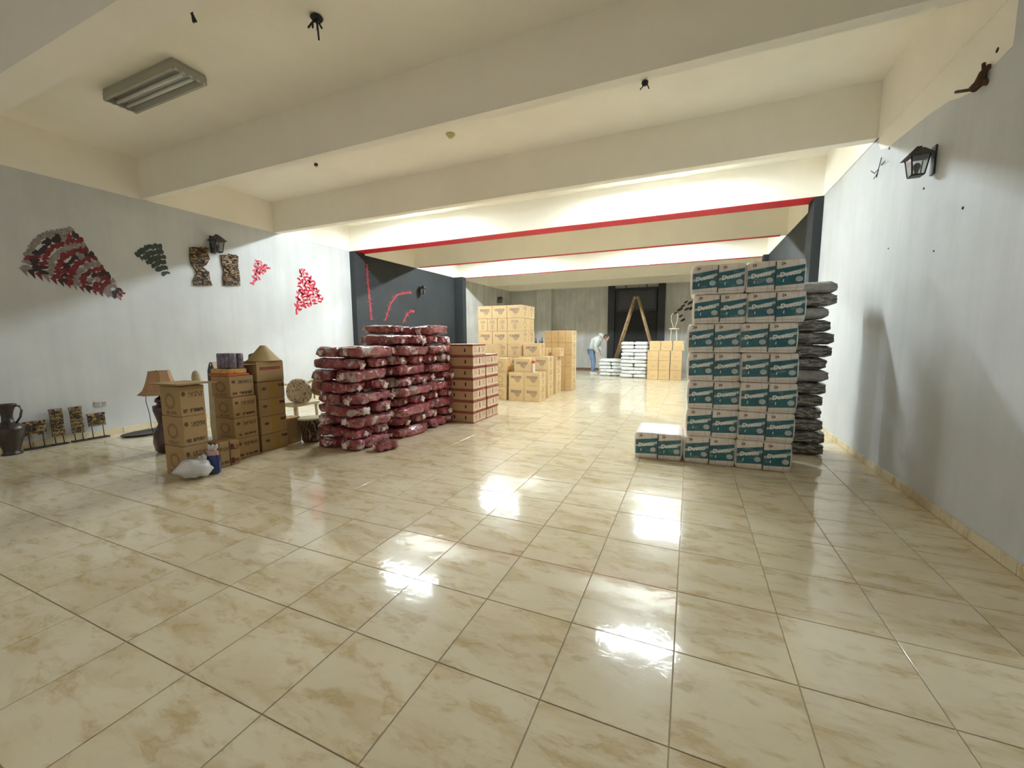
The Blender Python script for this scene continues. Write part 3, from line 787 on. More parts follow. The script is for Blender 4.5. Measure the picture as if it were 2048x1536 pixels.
bm = bmesh.new(); prism(bm, [(-.055, 0), (.06, 0), (.065, .14), (.045, .24), (-.03, .245), (-.05, .14)], -.03, .03, 'y'); bmesh.ops.bevel(bm, geom=bm.edges[:], offset=.012, segments=2, affect='EDGES')
o = obj('detergent_pouch', fin(bm, 'pouch'), None, (-4.34, 1.15, .001), (0, 0, .6)); tag(o, 'blue pouch with red and white top next to the plastic bag', 'pouch')
bm = bmesh.new()
for q in range(3): tube(bm, [(.02 * q - .02, 0, .23), (.03 * q - .02, 0, .275), (.04 * q - .03, .0, .30)], [.014, .02, .006], 6)
obj('torn_top', fin(bm, 'bag_white'), o)
# clutter behind the tall stack
carton('cardboard_box', (.17, .2, .335), ['lcard', 'lcard_bold'], (1, 0, 0, 0, 0, 0), 'plain brown upright box right behind the tall left stack', 'box', (-4.745, 2.335, 0), 0, None, tape=False)
o = empty('carved_urn', (-4.52, 2.47, 0)); tag(o, 'dark carved urn with pale rim behind the red bags', 'urn')
bm = bmesh.new(); lathe(bm, [(.09, 0), (.115, .03), (.12, .12), (.14, .25), (.15, .30), (.12, .31), (.1, .29)], 24); obj('body', fin(bm, 'carved', smooth=True), o)
bm = bmesh.new(); lathe(bm, [(.152, .300), (.158, .312), (.13, .325), (.10, .318)], 24); obj('rim', fin(bm, 'stone'), o)
M['cream_paint'] = simple('cream painted wood', (.70, .64, .46), .5)
o = empty('cream_chair', (-5.42, 2.98, 0)); tag(o, 'cream chair with curved back rail holding cushions behind the red bags', 'chair')
obj('seat', boxmesh((.5, .45, .05), 'cream_paint', bev=.01), o, (0, 0, .36))
for sx in (-1, 1):
    for sy in (-1, 1):
        bm = bmesh.new(); tube(bm, [(sx * .22, sy * .19, 0), (sx * .21, sy * .18, .36)], [.018, .024], 8); obj('leg', fin(bm, 'cream_paint'), o)
bm = bmesh.new(); tube(bm, [(-.28, -.2, .70), (-.26, .0, .66), (-.18, .16, .62), (0, .22, .66), (.2, .18, .72)], .022, 8)
tube(bm, [(-.22, -.17, .44), (-.26, -.1, .68)], .015, 8); tube(bm, [(.2, .17, .44), (.19, .18, .71)], .015, 8)
obj('back_rail', fin(bm, 'cream_paint'), o)
o = obj('cushion', fin(crumple(.19, .10, .20, 5, .08, 3.), 'cloth_pattern', smooth=True), None, (-5.27, 2.92, .411), (.1, .1, .3)); tag(o, 'round speckled brown cushion on the cream chair', 'cushion')
o = obj('cushion', fin(crumple(.16, .10, .20, 9, .08, 3.), simple('tan cushion', (.30, .19, .09), .8), smooth=True), None, (-5.08, 3.12, .50), (0, .35, .2)); tag(o, 'tan cushion behind the speckled one, partly hidden by red bags', 'cushion')

# ------------------------------------------------------------------ red film-wrapped bags
def m_redbag():
    t = NT('red printed film', .24, spec=.7, coat=.8); t.b.inputs['Coat Roughness'].default_value = .16
    v = t.shifted('Object', 61.)
    n = t.noise(v, 5.5, 2., .5, .8); n2 = t.noise(t.vmath('ADD', v, (7., 3., 2.)), 8., 2., .5, .5)
    c = t.mix(t.ramp(n2, [(.35, 0.), (.65, 1.)]), (.27, .030, .045), (.46, .085, .10))
    c = t.mix(t.ramp(n, [(.585, 0.), (.63, .85)]), c, (.58, .48, .45))
    c = t.mix(t.ramp(n2, [(.62, 0.), (.67, .5)]), c, (.25, .22, .13))
    c = t.mix(t.ramp(n, [(.34, .8), (.40, 0.)]), c, (.10, .010, .016))
    sheen_streak = t.ramp(t.noise(t.map(v, (26, 7, 10), (.3, .2, .5)), 1., 3., .6, 1.5), [(.60, 0.), (.70, .6)])
    c = t.mix(t.math('MULTIPLY', sheen_streak, t.ramp(n2, [(.45, .15), (.60, 1.)])), c, (.85, .74, .74))  # whitish sheen of lit film, painted into the colour as streaks
    t.color(c)
    h = t.math('ADD', t.noise(v, 13., 4., .6, 1.6), t.math('MULTIPLY', t.noise(t.map(v, (1, 1, 3)), 34., 3., .6, .8), .5))
    t.bump(h, 1., .028)
    return t.m
M['redbag'] = m_redbag()
M['film'] = simple('clear gathered film', (.70, .58, .57), .2, coat=.6, var=.25, scale=30)
def bagmesh(lx, ly, lz, seed, e=.55):
    bm = bmesh.new(); bmesh.ops.create_uvsphere(bm, u_segments=20, v_segments=36, radius=1, matrix=Matrix.Rotation(PI / 2, 4, 'Y'))
    sp = lambda c, p: math.copysign(abs(c) ** p, c)
    for v_ in bm.verts:
        c = v_.co.normalized()
        p = Vector((sp(c.x, .42), sp(c.y, .50), sp(c.z, .42)))
        lump = 1 - .26 * max(0, math.cos(p.x * 8.5 + seed)) ** 3 * (1 - abs(p.x) ** 4)
        n_ = noise.noise(Vector((c.x * 2.2 + seed * 5.1, c.y * 2.2, c.z * 2.2))) * .16 + noise.noise(Vector((c.x * 6, c.y * 6 + seed, c.z * 6))) * .09
        v_.co = Vector((p.x * lx / 2 * (1 + n_ * .5), p.y * ly / 2 * (lump + n_), p.z * lz / 2 * (lump + n_ * 1.3)))
    z0 = min(v_.co.z for v_ in bm.verts)
    z1 = max(v_.co.z for v_ in bm.verts)
    for v_ in bm.verts: v_.co.z = (v_.co.z - z0) / (z1 - z0) * lz
    return fin(bm, 'redbag', 'bag', smooth=True)
def tailmesh(seed):
    bm = bmesh.new()
    prof = [(.034, -.01), (.026, .008), (.012, .02), (.018, .034), (.03, .05), (.02, .055)]
    lathe(bm, prof, 12)
    for v_ in bm.verts:
        a = math.atan2(v_.co.y, v_.co.x); k = 1 + .35 * math.sin(a * 4 + seed)
        v_.co.x *= k; v_.co.y *= k; v_.co.z += R(-.006, .006)
    bmesh.ops.rotate(bm, verts=bm.verts, cent=(0, 0, 0), matrix=Matrix.Rotation(PI / 2, 3, 'Y'))
    return fin(bm, 'film', 'tail', smooth=True)
LZ = .141
long_m = [bagmesh(.64, .335, LZ, s) for s in range(6)]
short_m = [bagmesh(.62, .38, LZ, s + 20) for s in range(5)]
tails = [tailmesh(s) for s in range(3)]
def redbag(me, loc, rz, label, group, tilt=0):
    o = obj('red_bag', me, None, loc, (R(-.06, .06), tilt + R(-.02, .02), rz)); tag(o, label, 'bag', group)
    L = .60; o.scale = (R(.92, 1.06), R(.92, 1.03), R(.95, 1.06))
    for s in (-1, 1):
        tl = obj('gathered_end', random.choice(tails), o, (s * L * .485, 0, LZ * .5), (R(0, 6), R(-.3, .9), 0 if s > 0 else PI)); tl.rotation_euler = (R(0, 1), R(-.2, .5), 0 if s > 0 else PI)
        k_ = R(.9, 1.7); tl.scale = (k_, k_, k_)
stacks = [('front', 2.26, 9, -3.865), ('middle', 2.98, 10, -3.80), ('rear', 3.66, 11, -3.80)]
for nm, y0, nl, xc in stacks:
    z = 0
    for k in range(nl):
        pitch = LZ * .985
        g = 'red bags of the %s stack' % nm
        dx, dy = R(-.035, .035), R(-.02, .02)
        pos = '%s of the %s stack' % (lay(k, nl), nm)
        if k % 2 == 0:   # two bags lying front to back, ends facing the camera and away
            for q, (sx, sd) in enumerate(((-.185, 'left'), (.185, 'right'))):
                redbag(random.choice(short_m), (xc + sx + dx, y0 + .33 + dy + R(-.03, .02), z), PI / 2 + R(-.12, .12), 'red film bag lying lengthwise, %s one, %s' % (sd, pos), g, R(-.03, .03))
        else:            # two bags across
            for q, (sy, sd) in enumerate(((.165, 'near'), (.50, 'far'))):
                redbag(random.choice(long_m), (xc + .04 * (q - .5) + dx + R(-.03, .03), y0 + sy + dy, z), R(-.14, .14), 'red film bag lying crosswise, %s one, %s' % (sd, pos), g, R(-.04, .04))
        z += pitch
# loose ones on top at the back left and one at the right foot
for k in range(10):
    redbag(random.choice(long_m), (-4.36 + R(-.02, .02), 3.72 + R(-.02, .02), k * LZ * .985), PI / 2 + R(-.06, .06), 'red film-wrapped bag, %s of the hidden column behind the middle stack' % lay(k, 10), 'red bags of the back column')
redbag(long_m[1], (-4.25, 3.62, 10 * LZ * 1.0), .12, 'red film-wrapped bag lying highest at the back left of the heap', None)
redbag(short_m[2], (-3.33, 2.52, .0), 1.2, 'small red film bag on the floor at the right foot of the front stack', None); bpy.data.objects[[o.name for o in bpy.data.objects if o.name.startswith('red_bag')][-1]].scale = (.45, .5, .8)

# ------------------------------------------------------------------ flat red-edged crates
CH = .178
def crate_proto(slots):
    bm = bmesh.new(); abox(bm, -.265, .265, -.215, .215, 0, CH - .003, (1, 0, 1, 0, 1, 1), .003)
    o = obj('flat_crate_box', fin(bm, ['crate', 'crate_plain']))
    bm = bmesh.new()
    for z0, z1 in ((.0, .012), (CH - .032, CH - .0025)):
        for a in ((-.2665, .2665, -.2165, -.2145), (-.2665, .2665, .2145, .2165), (-.2665, -.2645, -.2145, .2145), (.2645, .2665, -.2145, .2145)): abox(bm, *a, z0, z1)
    obj('red_edging', fin(bm, 'crate_red'), o)
    s_ = boxmesh((.022, .002, .055), 'slot', bev=0)
    for x in slots: obj('hand_hole', s_, o, (x, -.2158, .055))
    obj('hand_hole', boxmesh((.002, .02, .085), 'slot', bev=0), o, (.2658, 0, .045))
    obj('lid', boxmesh((.525, .425, .003), simple('pale lid', (.72, .62, .5), .6) if 'lidm' not in M else M['lidm'], bev=0), o, (0, 0, CH - .0035))
    return o
M['lidm'] = simple('pale lid', (.74, .64, .52), .6)
pr = crate_proto((.125,)); pr2 = crate_proto((-.08, .125)); us = {0: False, 1: False}
for cnm, y0, nl in (('near', 4.47, 7), ('far', 4.93, 6)):
    for k in range(nl):
        w_ = 0 if (k in (1, 6, 5)) else 1
        src = (pr, pr2)[w_]
        if us[w_]: x = dup(src)
        else: x = src; us[w_] = True
        x.location = (-3.335 + J(.008), y0 + J(.006), k * CH + .001); x.rotation_euler = (0, 0, J(.012))
        tag(x, 'flat tan crate box with red edges, %s of the %s crate column' % (lay(k, nl), cnm), 'box', 'flat crate boxes beside the red bags')

# ------------------------------------------------------------------ carton cluster in the middle of the hall
def cstack(n, dims, x, y, z0, where, cols=1, kind='word', first=0, side='card_side', total=None, j=.006, names=None, topplain=False):
    total = total or n
    for k in range(n):
        for c in range(cols):
            mats = ['card', 'card_' + kind, side]
            nm = where if cols == 1 else '%s, %s' % (where, (names or ['left', 'right'] if cols == 2 else (names or ['first', 'second', 'third', 'fourth', 'fifth']))[c])
            carton('carton', dims, mats, (1, 2, 0, 0, 0, 0), 'tan carton, %s of %s' % (lay(k, total), nm), 'box',
                   (x + c * (dims[0] + .004) + J(j * .3), y + J(j), z0 + k * (dims[2] + .0015)), J(.008), 'cartons in the middle of the hall')
D = (.355, .38, .305)
cstack(2, D, -3.36, 6.84, 0, 'the front pair of stacks', 2)
carton('carton', (.36, .34, .295), ['card', 'card_word', 'card_side'], (1, 2, 0, 0, 0, 0), 'single tan carton standing on the front pair of stacks', 'box', (-3.235, 6.84, .6135), .02, 'cartons in the middle of the hall')
cstack(3, (.27, .36, .303), -3.72, 6.80, 0, 'the slim stack left of the front pair', 1, 'big', side='card_big')
cstack(3, D, -3.40, 7.50, 0, 'the second row stacks', 2)
cstack(1, (.40, .36, .30), -3.27, 7.50, .9175, 'the second row, alone on top', 1)
cstack(3, (.355, .42, .295), -3.43, 8.21, 0, 'the third row stacks', 2, 'faint')
carton('carton', (.22, .36, .20), ['card', 'card_faint', 'card_side'], (1, 2, 0, 0, 0, 0), 'low tan carton on the third row, left one', 'box', (-3.22, 8.10, .8895), .0, 'cartons in the middle of the hall')
carton('carton', (.20, .30, .20), ['card', 'card_faint', 'card_side'], (1, 2, 0, 0, 0, 0), 'low tan carton on the third row, right one', 'box', (-2.93, 8.25, .8895), .0, 'cartons in the middle of the hall')
cstack(5, (.178, .42, .301), -3.33, 8.88, 0, 'the tall narrow stacks beyond', 4, 'faint', names=['leftmost', 'centre left', 'centre right', 'rightmost'])
nn = 0
for k in range(7):
    if k % 2 == 0: cols = [(-4.48, .375, 'left'), (-4.10, .375, 'middle'), (-3.72, .375, 'right')]
    else: cols = [(-4.545, .25, 'leftmost'), (-4.287, .25, 'second'), (-4.03, .25, 'third'), (-3.72, .36, 'rightmost')]
    for x, w_, sd in cols:
        for y, rw in ((7.62, 'front'), (8.03, 'back')):
            carton('carton', (w_, .395, .297), ['card', 'card_word' if k % 2 == 0 else 'card_side', 'card_side' if k % 2 == 0 else 'card_big'], (1, 2, 0, 0, 0, 0),
                   'tan carton, %s row %s column, %s layer of the tall block' % (rw, sd, 'top' if k == 6 else (ORD[k])), 'box', (x + J(.003), y + J(.003), k * .2985), J(.006), 'cartons of the tall block')
# half open box between the tall block and the crates
o = empty('open_carton', (-4.10, 6.95, .0)); tag(o, 'open carton with a raised flap beside the tall block', 'box')
bm = bmesh.new()
for a in ((-.19, .19, -.19, -.184), (-.19, .19, .184, .19), (-.19, -.184, -.184, .184), (.184, .19, -.184, .184)): abox(bm, *a, 0, .92)
obj('body', fin(bm, 'card'), o)
bm = bmesh.new(); prism(bm, [(-.18, .92), (.17, .92), (.17, 1.10), (.12, 1.20), (-.18, 1.22)], .186, .190, 'x'); obj('flap', fin(bm, 'card'), o)
bm = bmesh.new(); prism(bm, [(-.18, .92), (.18, .92), (.17, 1.2), (-.17, 1.2)], .184, .189, 'y'); obj('flap', fin(bm, 'card'), o)
# bottle with red cap on the front pair
o = empty('spray_bottle', (-3.005, 6.76, .6130)); tag(o, 'white bottle with red cap standing on the front pair of cartons', 'bottle')
bm = bmesh.new(); lathe(bm, [(.026, 0), (.03, .008), (.03, .15), (.016, .185), (.014, .195)], 16); obj('body', fin(bm, 'white_metal' if False else simple('white bottle', (.8, .8, .8), .4)), o)
bm = bmesh.new(); lathe(bm, [(.02, .195), (.03, .20), (.03, .235), (.012, .245)], 12); abox(bm, -.045, 0, -.008, .008, .215, .235); obj('cap', fin(bm, 'red_paint'), o)
# dark table with bottles behind the block
o = empty('dark_table', (-3.95, 9.85, 0)); tag(o, 'dark table behind the tall carton block', 'table')
obj('tabletop', boxmesh((1.3, .6, .04), 'black_matt', bev=.004), o, (0, 0, 1.0))
obj('apron', boxmesh((1.24, .54, .2), 'black_matt', bev=.004), o, (0, 0, .80))
for sx in (-1, 1):
    for sy in (-1, 1): obj('leg', boxmesh((.06, .06, .80), 'black_matt', bev=.004), o, (sx * .58, sy * .24, 0))
bt = None
for q, (dx, dy, h_) in enumerate(((-.12, 0, 1.), (-.02, .05, .8), (.08, -.04, 1.05), (.17, .06, .85), (.26, 0, 1.1), (.36, .03, .9))):
    if bt is None:
        bm = bmesh.new(); lathe(bm, [(.034, 0), (.038, .01), (.038, .16), (.014, .22), (.013, .27)], 14); bt = obj('bottle', fin(bm, 'vase')); x = bt
        bm = bmesh.new(); lathe(bm, [(.016, .262), (.016, .285), (.01, .29)], 10); obj('cap', fin(bm, 'black'), bt)
    else: x = dup(bt)
    x.location = (-3.95 + dx, 9.80 + dy, 1.0405); x.scale = (1, 1, h_)
    tag(x, 'dark bottle, %s from the left on the dark table' % ['first', 'second', 'third', 'fourth', 'fifth', 'sixth'][q], 'bottle', 'dark bottles on the table')

# ------------------------------------------------------------------ tissue roll packs
t = NT('film over tissue rolls', .28, spec=.5, coat=.25)
uv = t.coord('Object'); u, _, v = t.sep(uv)
n = t.noise(t.shifted('Object', 11.), 9., 4., .6, .8)
c = t.mix(t.ramp(n, [(.35, 0.), (.7, 1.)]), (.80, .71, .65), (.88, .84, .82))
lines = t.math('LESS_THAN', t.math('ABSOLUTE', t.math('SUBTRACT', t.math('FRACT', t.math('MULTIPLY', t.math('ADD', u, .2355), 8.49)), .5)), .035)
c = t.mix(t.math('MULTIPLY', lines, .35), c, (.40, .33, .30))
t.color(c); t.bump(t.noise(t.shifted('Object', 11.), 16., 4., .65, 1.2), .7, .012); M['tissue_film'] = t.m
t = NT('teal pack print', .3, coat=.3); v = t.shifted('Object', 5.); n = t.noise(v, 9., 3.)
c = t.mix(t.ramp(n, [(.35, 0.), (.7, 1.)]), (.010, .105, .145), (.020, .155, .19))
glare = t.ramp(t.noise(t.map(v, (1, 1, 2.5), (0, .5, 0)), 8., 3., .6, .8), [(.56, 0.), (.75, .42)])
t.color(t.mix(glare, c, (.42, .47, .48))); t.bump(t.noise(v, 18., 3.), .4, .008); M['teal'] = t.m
M['pack_white'] = simple('white print', (.86, .88, .88), .35, var=.08, coat=.3)
M['pack_grey'] = simple('milky swoosh print', (.46, .52, .53), .35, var=.15, scale=14, coat=.3)
M['pack_dark'] = simple('brown print', (.16, .10, .08), .4)
PW, PH, PD = .478, .2935, .58
def pack_body():
    bm = bmesh.new(); bmesh.ops.create_cube(bm, size=1)
    bmesh.ops.subdivide_edges(bm, edges=bm.edges[:], cuts=11, use_grid_fill=True)
    for v_ in bm.verts:
        c = v_.co * 2; x, y, z = c
        def rnd(a, b, c_):   # superellipse rounding
            k = (abs(a) ** 26 + abs(b) ** 26 + abs(c_) ** 26) ** (1 / 26.); return 1 / k * max(abs(a), abs(b), abs(c_))
        k = rnd(x, y, z); x, y, z = x * k, y * k, z * k
        lump = .004 * abs(math.sin((x + 1) * PI * 2)) * (1 if abs(y) > .9 else 0) 
        px, py, pz = x * PW / 2, y * PD / 2, z * PH / 2
        if abs(y) > .9: py -= math.copysign(.006 * (1 - abs(math.sin((x + 1) * PI * 1.))) , y) - math.copysign(lump, y)
        if abs(x) > .9: px += math.copysign(.014 * (1 - z * z) + .006 * noise.noise(Vector((y * 5, z * 5, 0))), x)
        if abs(z) > .9: pz += .003 * noise.noise(Vector((x * 6, y * 6, z)))
        v_.co = (px, py, pz + PH / 2)
    return fin(bm, 'tissue_film', 'pack', smooth=True)
def pack_proto():
    o = obj('tissue_pack', pack_body())
    txt = text_mesh('Duetto', .058, 'pack_white', .0006, .2, .0022)
    num = text_mesh('24', .036, 'pack_dark', .0005, 0, .001)
    for s in (-1, 1):
        cx = s * PW / 4; yf = -PD / 2 - .0045; w2 = PW / 4 - .007
        P_ = obj('printed_panel', None, o, (cx, yf, 0)) if False else None
        bm = bmesh.new(); prism(bm, [(-w2, .052), (w2, .066), (w2, .240), (w2 * .3, .228), (-w2, .208)], -.001, .003, 'y')
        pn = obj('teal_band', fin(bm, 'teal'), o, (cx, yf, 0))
        bm = bmesh.new(); prism(bm, [(-w2, .128), (-w2 * .1, .150), (w2, .178), (w2, .205), (w2 * .1, .182), (-w2, .150)], -.0022, -.001, 'y')
        obj('swoosh', fin(bm, 'pack_grey'), pn)
        obj('lettering', txt, pn, (-.004, -.003, .163), (PI / 2, -.16, 0))
        bm = bmesh.new(); prism(bm, [(.072 + .030 * math.cos(a), .108 + .026 * math.sin(a)) for a in [2 * PI * q / 16 for q in range(16)]], -.0026, -.001, 'y')
        obj('round_badge', fin(bm, 'pack_grey'), pn)
        bm = bmesh.new(); prism(bm, [(-.06, .085), (-.052, .085), (-.05, .11), (-.056, .112)], -.002, -.001, 'y')
        obj('small_print', fin(bm, 'pack_white'), pn)
        obj('count_print', num, o, (cx - .06, yf - .0006, .256), (PI / 2, 0, 0))
        bm = bmesh.new(); abox(bm, -w2, w2, -.0012, 0, .048, .052); obj('roll_seam', fin(bm, 'pack_grey'), o, (cx, yf + .001, -.022))
    obj('gap_shade', boxmesh((.010, .004, .27), simple('painted gap shade', (.06, .085, .09), .4), bev=.001), o, (0, -PD / 2 - .001, .012))  # dark strip standing in for the shade between the two panels
    return o
pk = pack_proto(); first = True
edges = [0.0, .012, .015, .005, -.01, .03, .01]
for k in range(7):
    for c in range(2):
        x = pk if first else dup(pk); first = False
        x.location = (.245 + c * .484 + edges[k] - .01 + J(.004), 3.355 + PD / 2 + J(.006), k * .2945 + .001)
        x.rotation_euler = (0, 0, J(.012))
        tag(x, 'white and teal tissue roll pack, %s column, %s of the tall stack' % (('left', 'right')[c], lay(k, 7)), 'tissue pack', 'tissue roll packs in the tall stack')
x = dup(pk, (-.275, 3.335 + PD / 2, .001), (0, 0, .01)); tag(x, 'white and teal tissue roll pack lying alone on the floor left of the stack', 'tissue pack')

# ------------------------------------------------------------------ grey sacks behind the tissue packs
t = NT('grey sack film', .4, coat=.3); v = t.shifted('Object', 23.); z_ = t.sep(t.coord('Object'))[2]
n = t.noise(t.map(v, (3, 3, 14)), 2.6, 3.)
c = t.ramp(n, [(.40, (.055, .052, .045)), (.48, (.14, .13, .115)), (.56, (.34, .33, .30)), (.62, (.08, .075, .065))])
t.color(c); t.bump(t.noise(v, 14., 4., .6, 1.), .7, .012); M['greysack'] = t.m
M['greysack_light'] = simple('pale grey sack', (.34, .335, .32), .45, var=.3, scale=14, bump=.5)
def sackmesh(lx, ly, lz, seed, mat, ex=10, fl=.38):
    bm = bmesh.new(); bmesh.ops.create_cube(bm, size=2)
    bmesh.ops.subdivide_edges(bm, edges=bm.edges[:], cuts=9, use_grid_fill=True)
    for v_ in bm.verts:
        x, y, z = v_.co
        ed = max(abs(x), abs(y)); th = (1 - ed ** ex) ** .5 * (1 - fl) + fl
        co = 1 - .07 * (x * x * y * y)
        n_ = noise.noise(Vector((x * 2 + seed * 4, y * 2, z))) * .10
        v_.co = Vector((x * lx / 2 * (co + n_ * .4), y * ly / 2 * (co + n_ * .4), z * th * lz / 2 * (1 + n_) + n_ * lz * .3))
    z0 = min(v_.co.z for v_ in bm.verts)
    z1 = max(v_.co.z for v_ in bm.verts)
    for v_ in bm.verts: v_.co.z = (v_.co.z - z0) / (z1 - z0) * lz
    return fin(bm, mat, 'sack', smooth=True)
gs = [sackmesh(.66, .46, .1365, s, 'greysack', 20, .62) for s in range(4)] + [sackmesh(.66, .46, .1365, s + 9, 'greysack_light', 20, .5) for s in range(2)]
z = 0; n_l = 14
for k in range(n_l):
    me = gs[4 + k % 2] if k in (13, 11, 6) else gs[k % 4]
    o = obj('grey_sack', me, None, (1.095 + J(.03), 4.36 + J(.02), z + .001), (J(.012), J(.012), J(.06)))
    tag(o, '%s film sack, %s of the stack behind the tissue packs' % ('pale grey' if me in gs[4:] else 'dark grey', lay(k, n_l)), 'sack', 'grey sacks behind the tissue packs')
    z += .1385
print('cluster ok')

# ------------------------------------------------------------------ white sacks at the back
t = NT('white woven sack', .6); v = t.shifted('Object', 9.); n = t.noise(t.map(v, (9, 9, 16)), 1.6, 2.)
c = t.mix(t.ramp(n, [(.58, 0.), (.62, .7)]), (.74, .76, .77), (.36, .42, .47))
t.color(c); t.bump(t.noise(v, 18., 3.), .3, .008); M['whitesack'] = t.m
M['whitesack_side'] = simple('white sack print', (.45, .45, .43), .6, var=.3, scale=20)
ws = [sackmesh(.43, .52, .118, s + 3, 'whitesack') for s in range(4)]
wl = [sackmesh(.86, .52, .118, s + 13, 'whitesack') for s in range(3)]
def wstack(xa, y, n, where, zstep=.119, wide=.42):
    for k in range(n):
        if k % 3 == 1:
            o = obj('white_sack', wl[k % 3], None, (xa + .21 + J(.03), y + J(.012), k * zstep + .001), (0, 0, J(.03)))
            tag(o, 'long white printed sack, %s of the %s sack stack' % (lay(k, n), where), 'sack', 'white sacks at the back'); continue
        for c in range(2):
            o = obj('white_sack', ws[(k * 2 + c) % 4], None, (xa + c * .42 + J(.015), y + J(.012), k * zstep + .001), (J(.015), J(.015), J(.04)))
            tag(o, 'white printed sack, %s side, %s of the %s sack stack' % (('left', 'right')[c], lay(k, n), where), 'sack', 'white sacks at the back')
wstack(-1.89, 12.87, 10, 'tall')
wstack(-2.70, 13.32, 5, 'low')
# cartons in a 3 x 4 wall next to them
for k in range(4):
    for c in range(3):
        dx = .05 if k == 3 else 0
        carton('carton', (.33, .36, .302), ['card', 'card_faint'], (1, 0, 0, 0, 0, 0), 'pale tan carton beside the white sacks, %s column, %s' % (('left', 'middle', 'right')[c], lay(k, 4)), 'box',
               (-1.06 + c * .338 + dx + (0 if c < 2 else .012), 12.50 + J(.008), k * .3035), J(.008), 'pale cartons beside the white sacks')
bm = bmesh.new(); tube(bm, [(-.19, 12.31, 1.22), (-.12, 12.29, 1.0), (-.07, 12.30, .75), (-.06, 12.33, .3)], [.012, .008, .008, .006], 6)
tag(obj('green_strap', fin(bm, simple('green strap', (.10, .30, .20), .5))), 'thin green strap hanging at the right side of the pale cartons', 'strap')

# ------------------------------------------------------------------ black panel on the back wall
o = empty('black_wall_panel', (-2.055, 15.99, 0)); tag(o, 'large black panel with side posts and a screen frame on the back wall', 'panel')
obj('board', boxmesh((2.20, .05, 3.28), 'black_matt', bev=.004), o, (0, -.03, .02))
for s in (-1, 1): obj('side_post', boxmesh((.27, .10, H - .003), 'black', bev=.005), o, (s * .97, -.065, 0))
bm = bmesh.new()
for a in ((-.80, .80, 3.20, 3.30), (-.76, .76, 2.36, 2.44), (-.78, -.70, 2.4, 3.25), (.70, .78, 2.4, 3.25)): abox(bm, a[0], a[1], -.10, -.05, a[2], a[3], None, .004)
for s in (-.40, .40): tube(bm, [(s, -.08, 3.25), (s, -.08, H - .002)], .018, 8)
obj('screen_frame', fin(bm, 'black'), o)
obj('screen', boxmesh((1.42, .01, .80), simple('dark screen', (.03, .032, .036), .35), bev=.002), o, (0, -.062, 2.42))
bm = bmesh.new(); lathe(bm, [(.09, 0), (.10, .03), (.06, .05), (.02, .06)], 14)
o = obj('round_speaker', fin(bm, 'black'), None, (-.86, 15.885, 1.30), (PI / 2, 0, 0)) if False else None
bx_ = S(bx('baseboard_back', 'dark_wood', -4.45, -3.16, YB - .03, YB, 0, .09)) if False else None
o = obj('floor_plank', boxmesh((1.1, .10, .07), simple('brown plank', (.16, .08, .04), .7), bev=.004), None, (-4.0, 15.6, .001)); tag(o, 'brown wooden plank on the floor at the back wall behind the person', 'plank')

# ------------------------------------------------------------------ step ladder
M['ladder'] = simple('worn bamboo-coloured wood', (.33, .22, .11), .6, var=.25, scale=10)
o = empty('step_ladder', (-1.83, 14.2, 0)); tag(o, 'tall wooden A-shaped step ladder in front of the black panel', 'ladder')
top_ = Vector((0, 0, 2.78))
for nm, fx in (('front_frame', -.84), ('rear_frame', .84)):
    for s in (-1, 1):
        bm = bmesh.new(); a = Vector((fx, s * .30, 0)); b = Vector((math.copysign(.05, fx), s * .17, 2.78))
        tube(bm, [a, b], [.045, .04], 4); obj('rail', fin(bm, 'ladder'), o)
    for q in range(8):
        k = (q + .8) / 8.6; bm = bmesh.new()
        x = fx + (math.copysign(.05, fx) - fx) * k; y = .30 + (.17 - .30) * k; z = 2.78 * k
        tube(bm, [(x, -y, z), (x, y, z)], .02 if fx < 0 else .014, 6); obj('rung', fin(bm, 'ladder'), o)
bm = bmesh.new(); tube(bm, [(-.04, -.2, 2.72), (-.04, .2, 2.72)], .018, 8); tube(bm, [(.04, -.2, 2.72), (.04, .2, 2.72)], .018, 8); obj('hinge', fin(bm, 'steel'), o)
bm = bmesh.new()
for s in (-.26, .26): tube(bm, [(-.56, s, .9), (0, s, .86), (.56, s, .9)], .006, 5)
obj('spreader_cord', fin(bm, 'white_metal'), o)

# ------------------------------------------------------------------ white metal bar stool with loop back
o = empty('metal_stool', (-.52, 13.6, 0)); tag(o, 'white metal bar stool with tall loop back behind the pale cartons', 'stool')
bm = bmesh.new(); lathe(bm, [(.15, 0), (.165, .01), (.165, .03), (.15, .045), (.05, .05)], 20); obj('seat', fin(bm, 'cream_paint'), o, (0, 0, 1.58))
for q in range(4):
    a = PI / 4 + q * PI / 2; bm = bmesh.new()
    tube(bm, [(.21 * math.cos(a), .21 * math.sin(a), 0), (.17 * math.cos(a), .17 * math.sin(a), .8), (.11 * math.cos(a), .11 * math.sin(a), 1.585)], .013, 8); obj('leg', fin(bm, 'cream_paint'), o)
bm = bmesh.new(); rr = .178
tube(bm, [(rr * math.cos(a), rr * math.sin(a), .62) for a in [2 * PI * q / 20 for q in range(21)]], .009, 6); obj('foot_ring', fin(bm, 'cream_paint'), o)
bm = bmesh.new()
for s in (-1, 1): tube(bm, [(s * .03, .14, 1.60), (s * .04, .15, 1.72), (s * .10, .16, 1.90), (s * .10, .16, 2.06), (s * .065, .16, 2.14), (s * .04, .16, 2.10)], .010, 8)
tube(bm, [(-.03, .14, 1.66), (.03, .14, 1.66)], .01, 6)
obj('loop_back', fin(bm, 'cream_paint'), o)

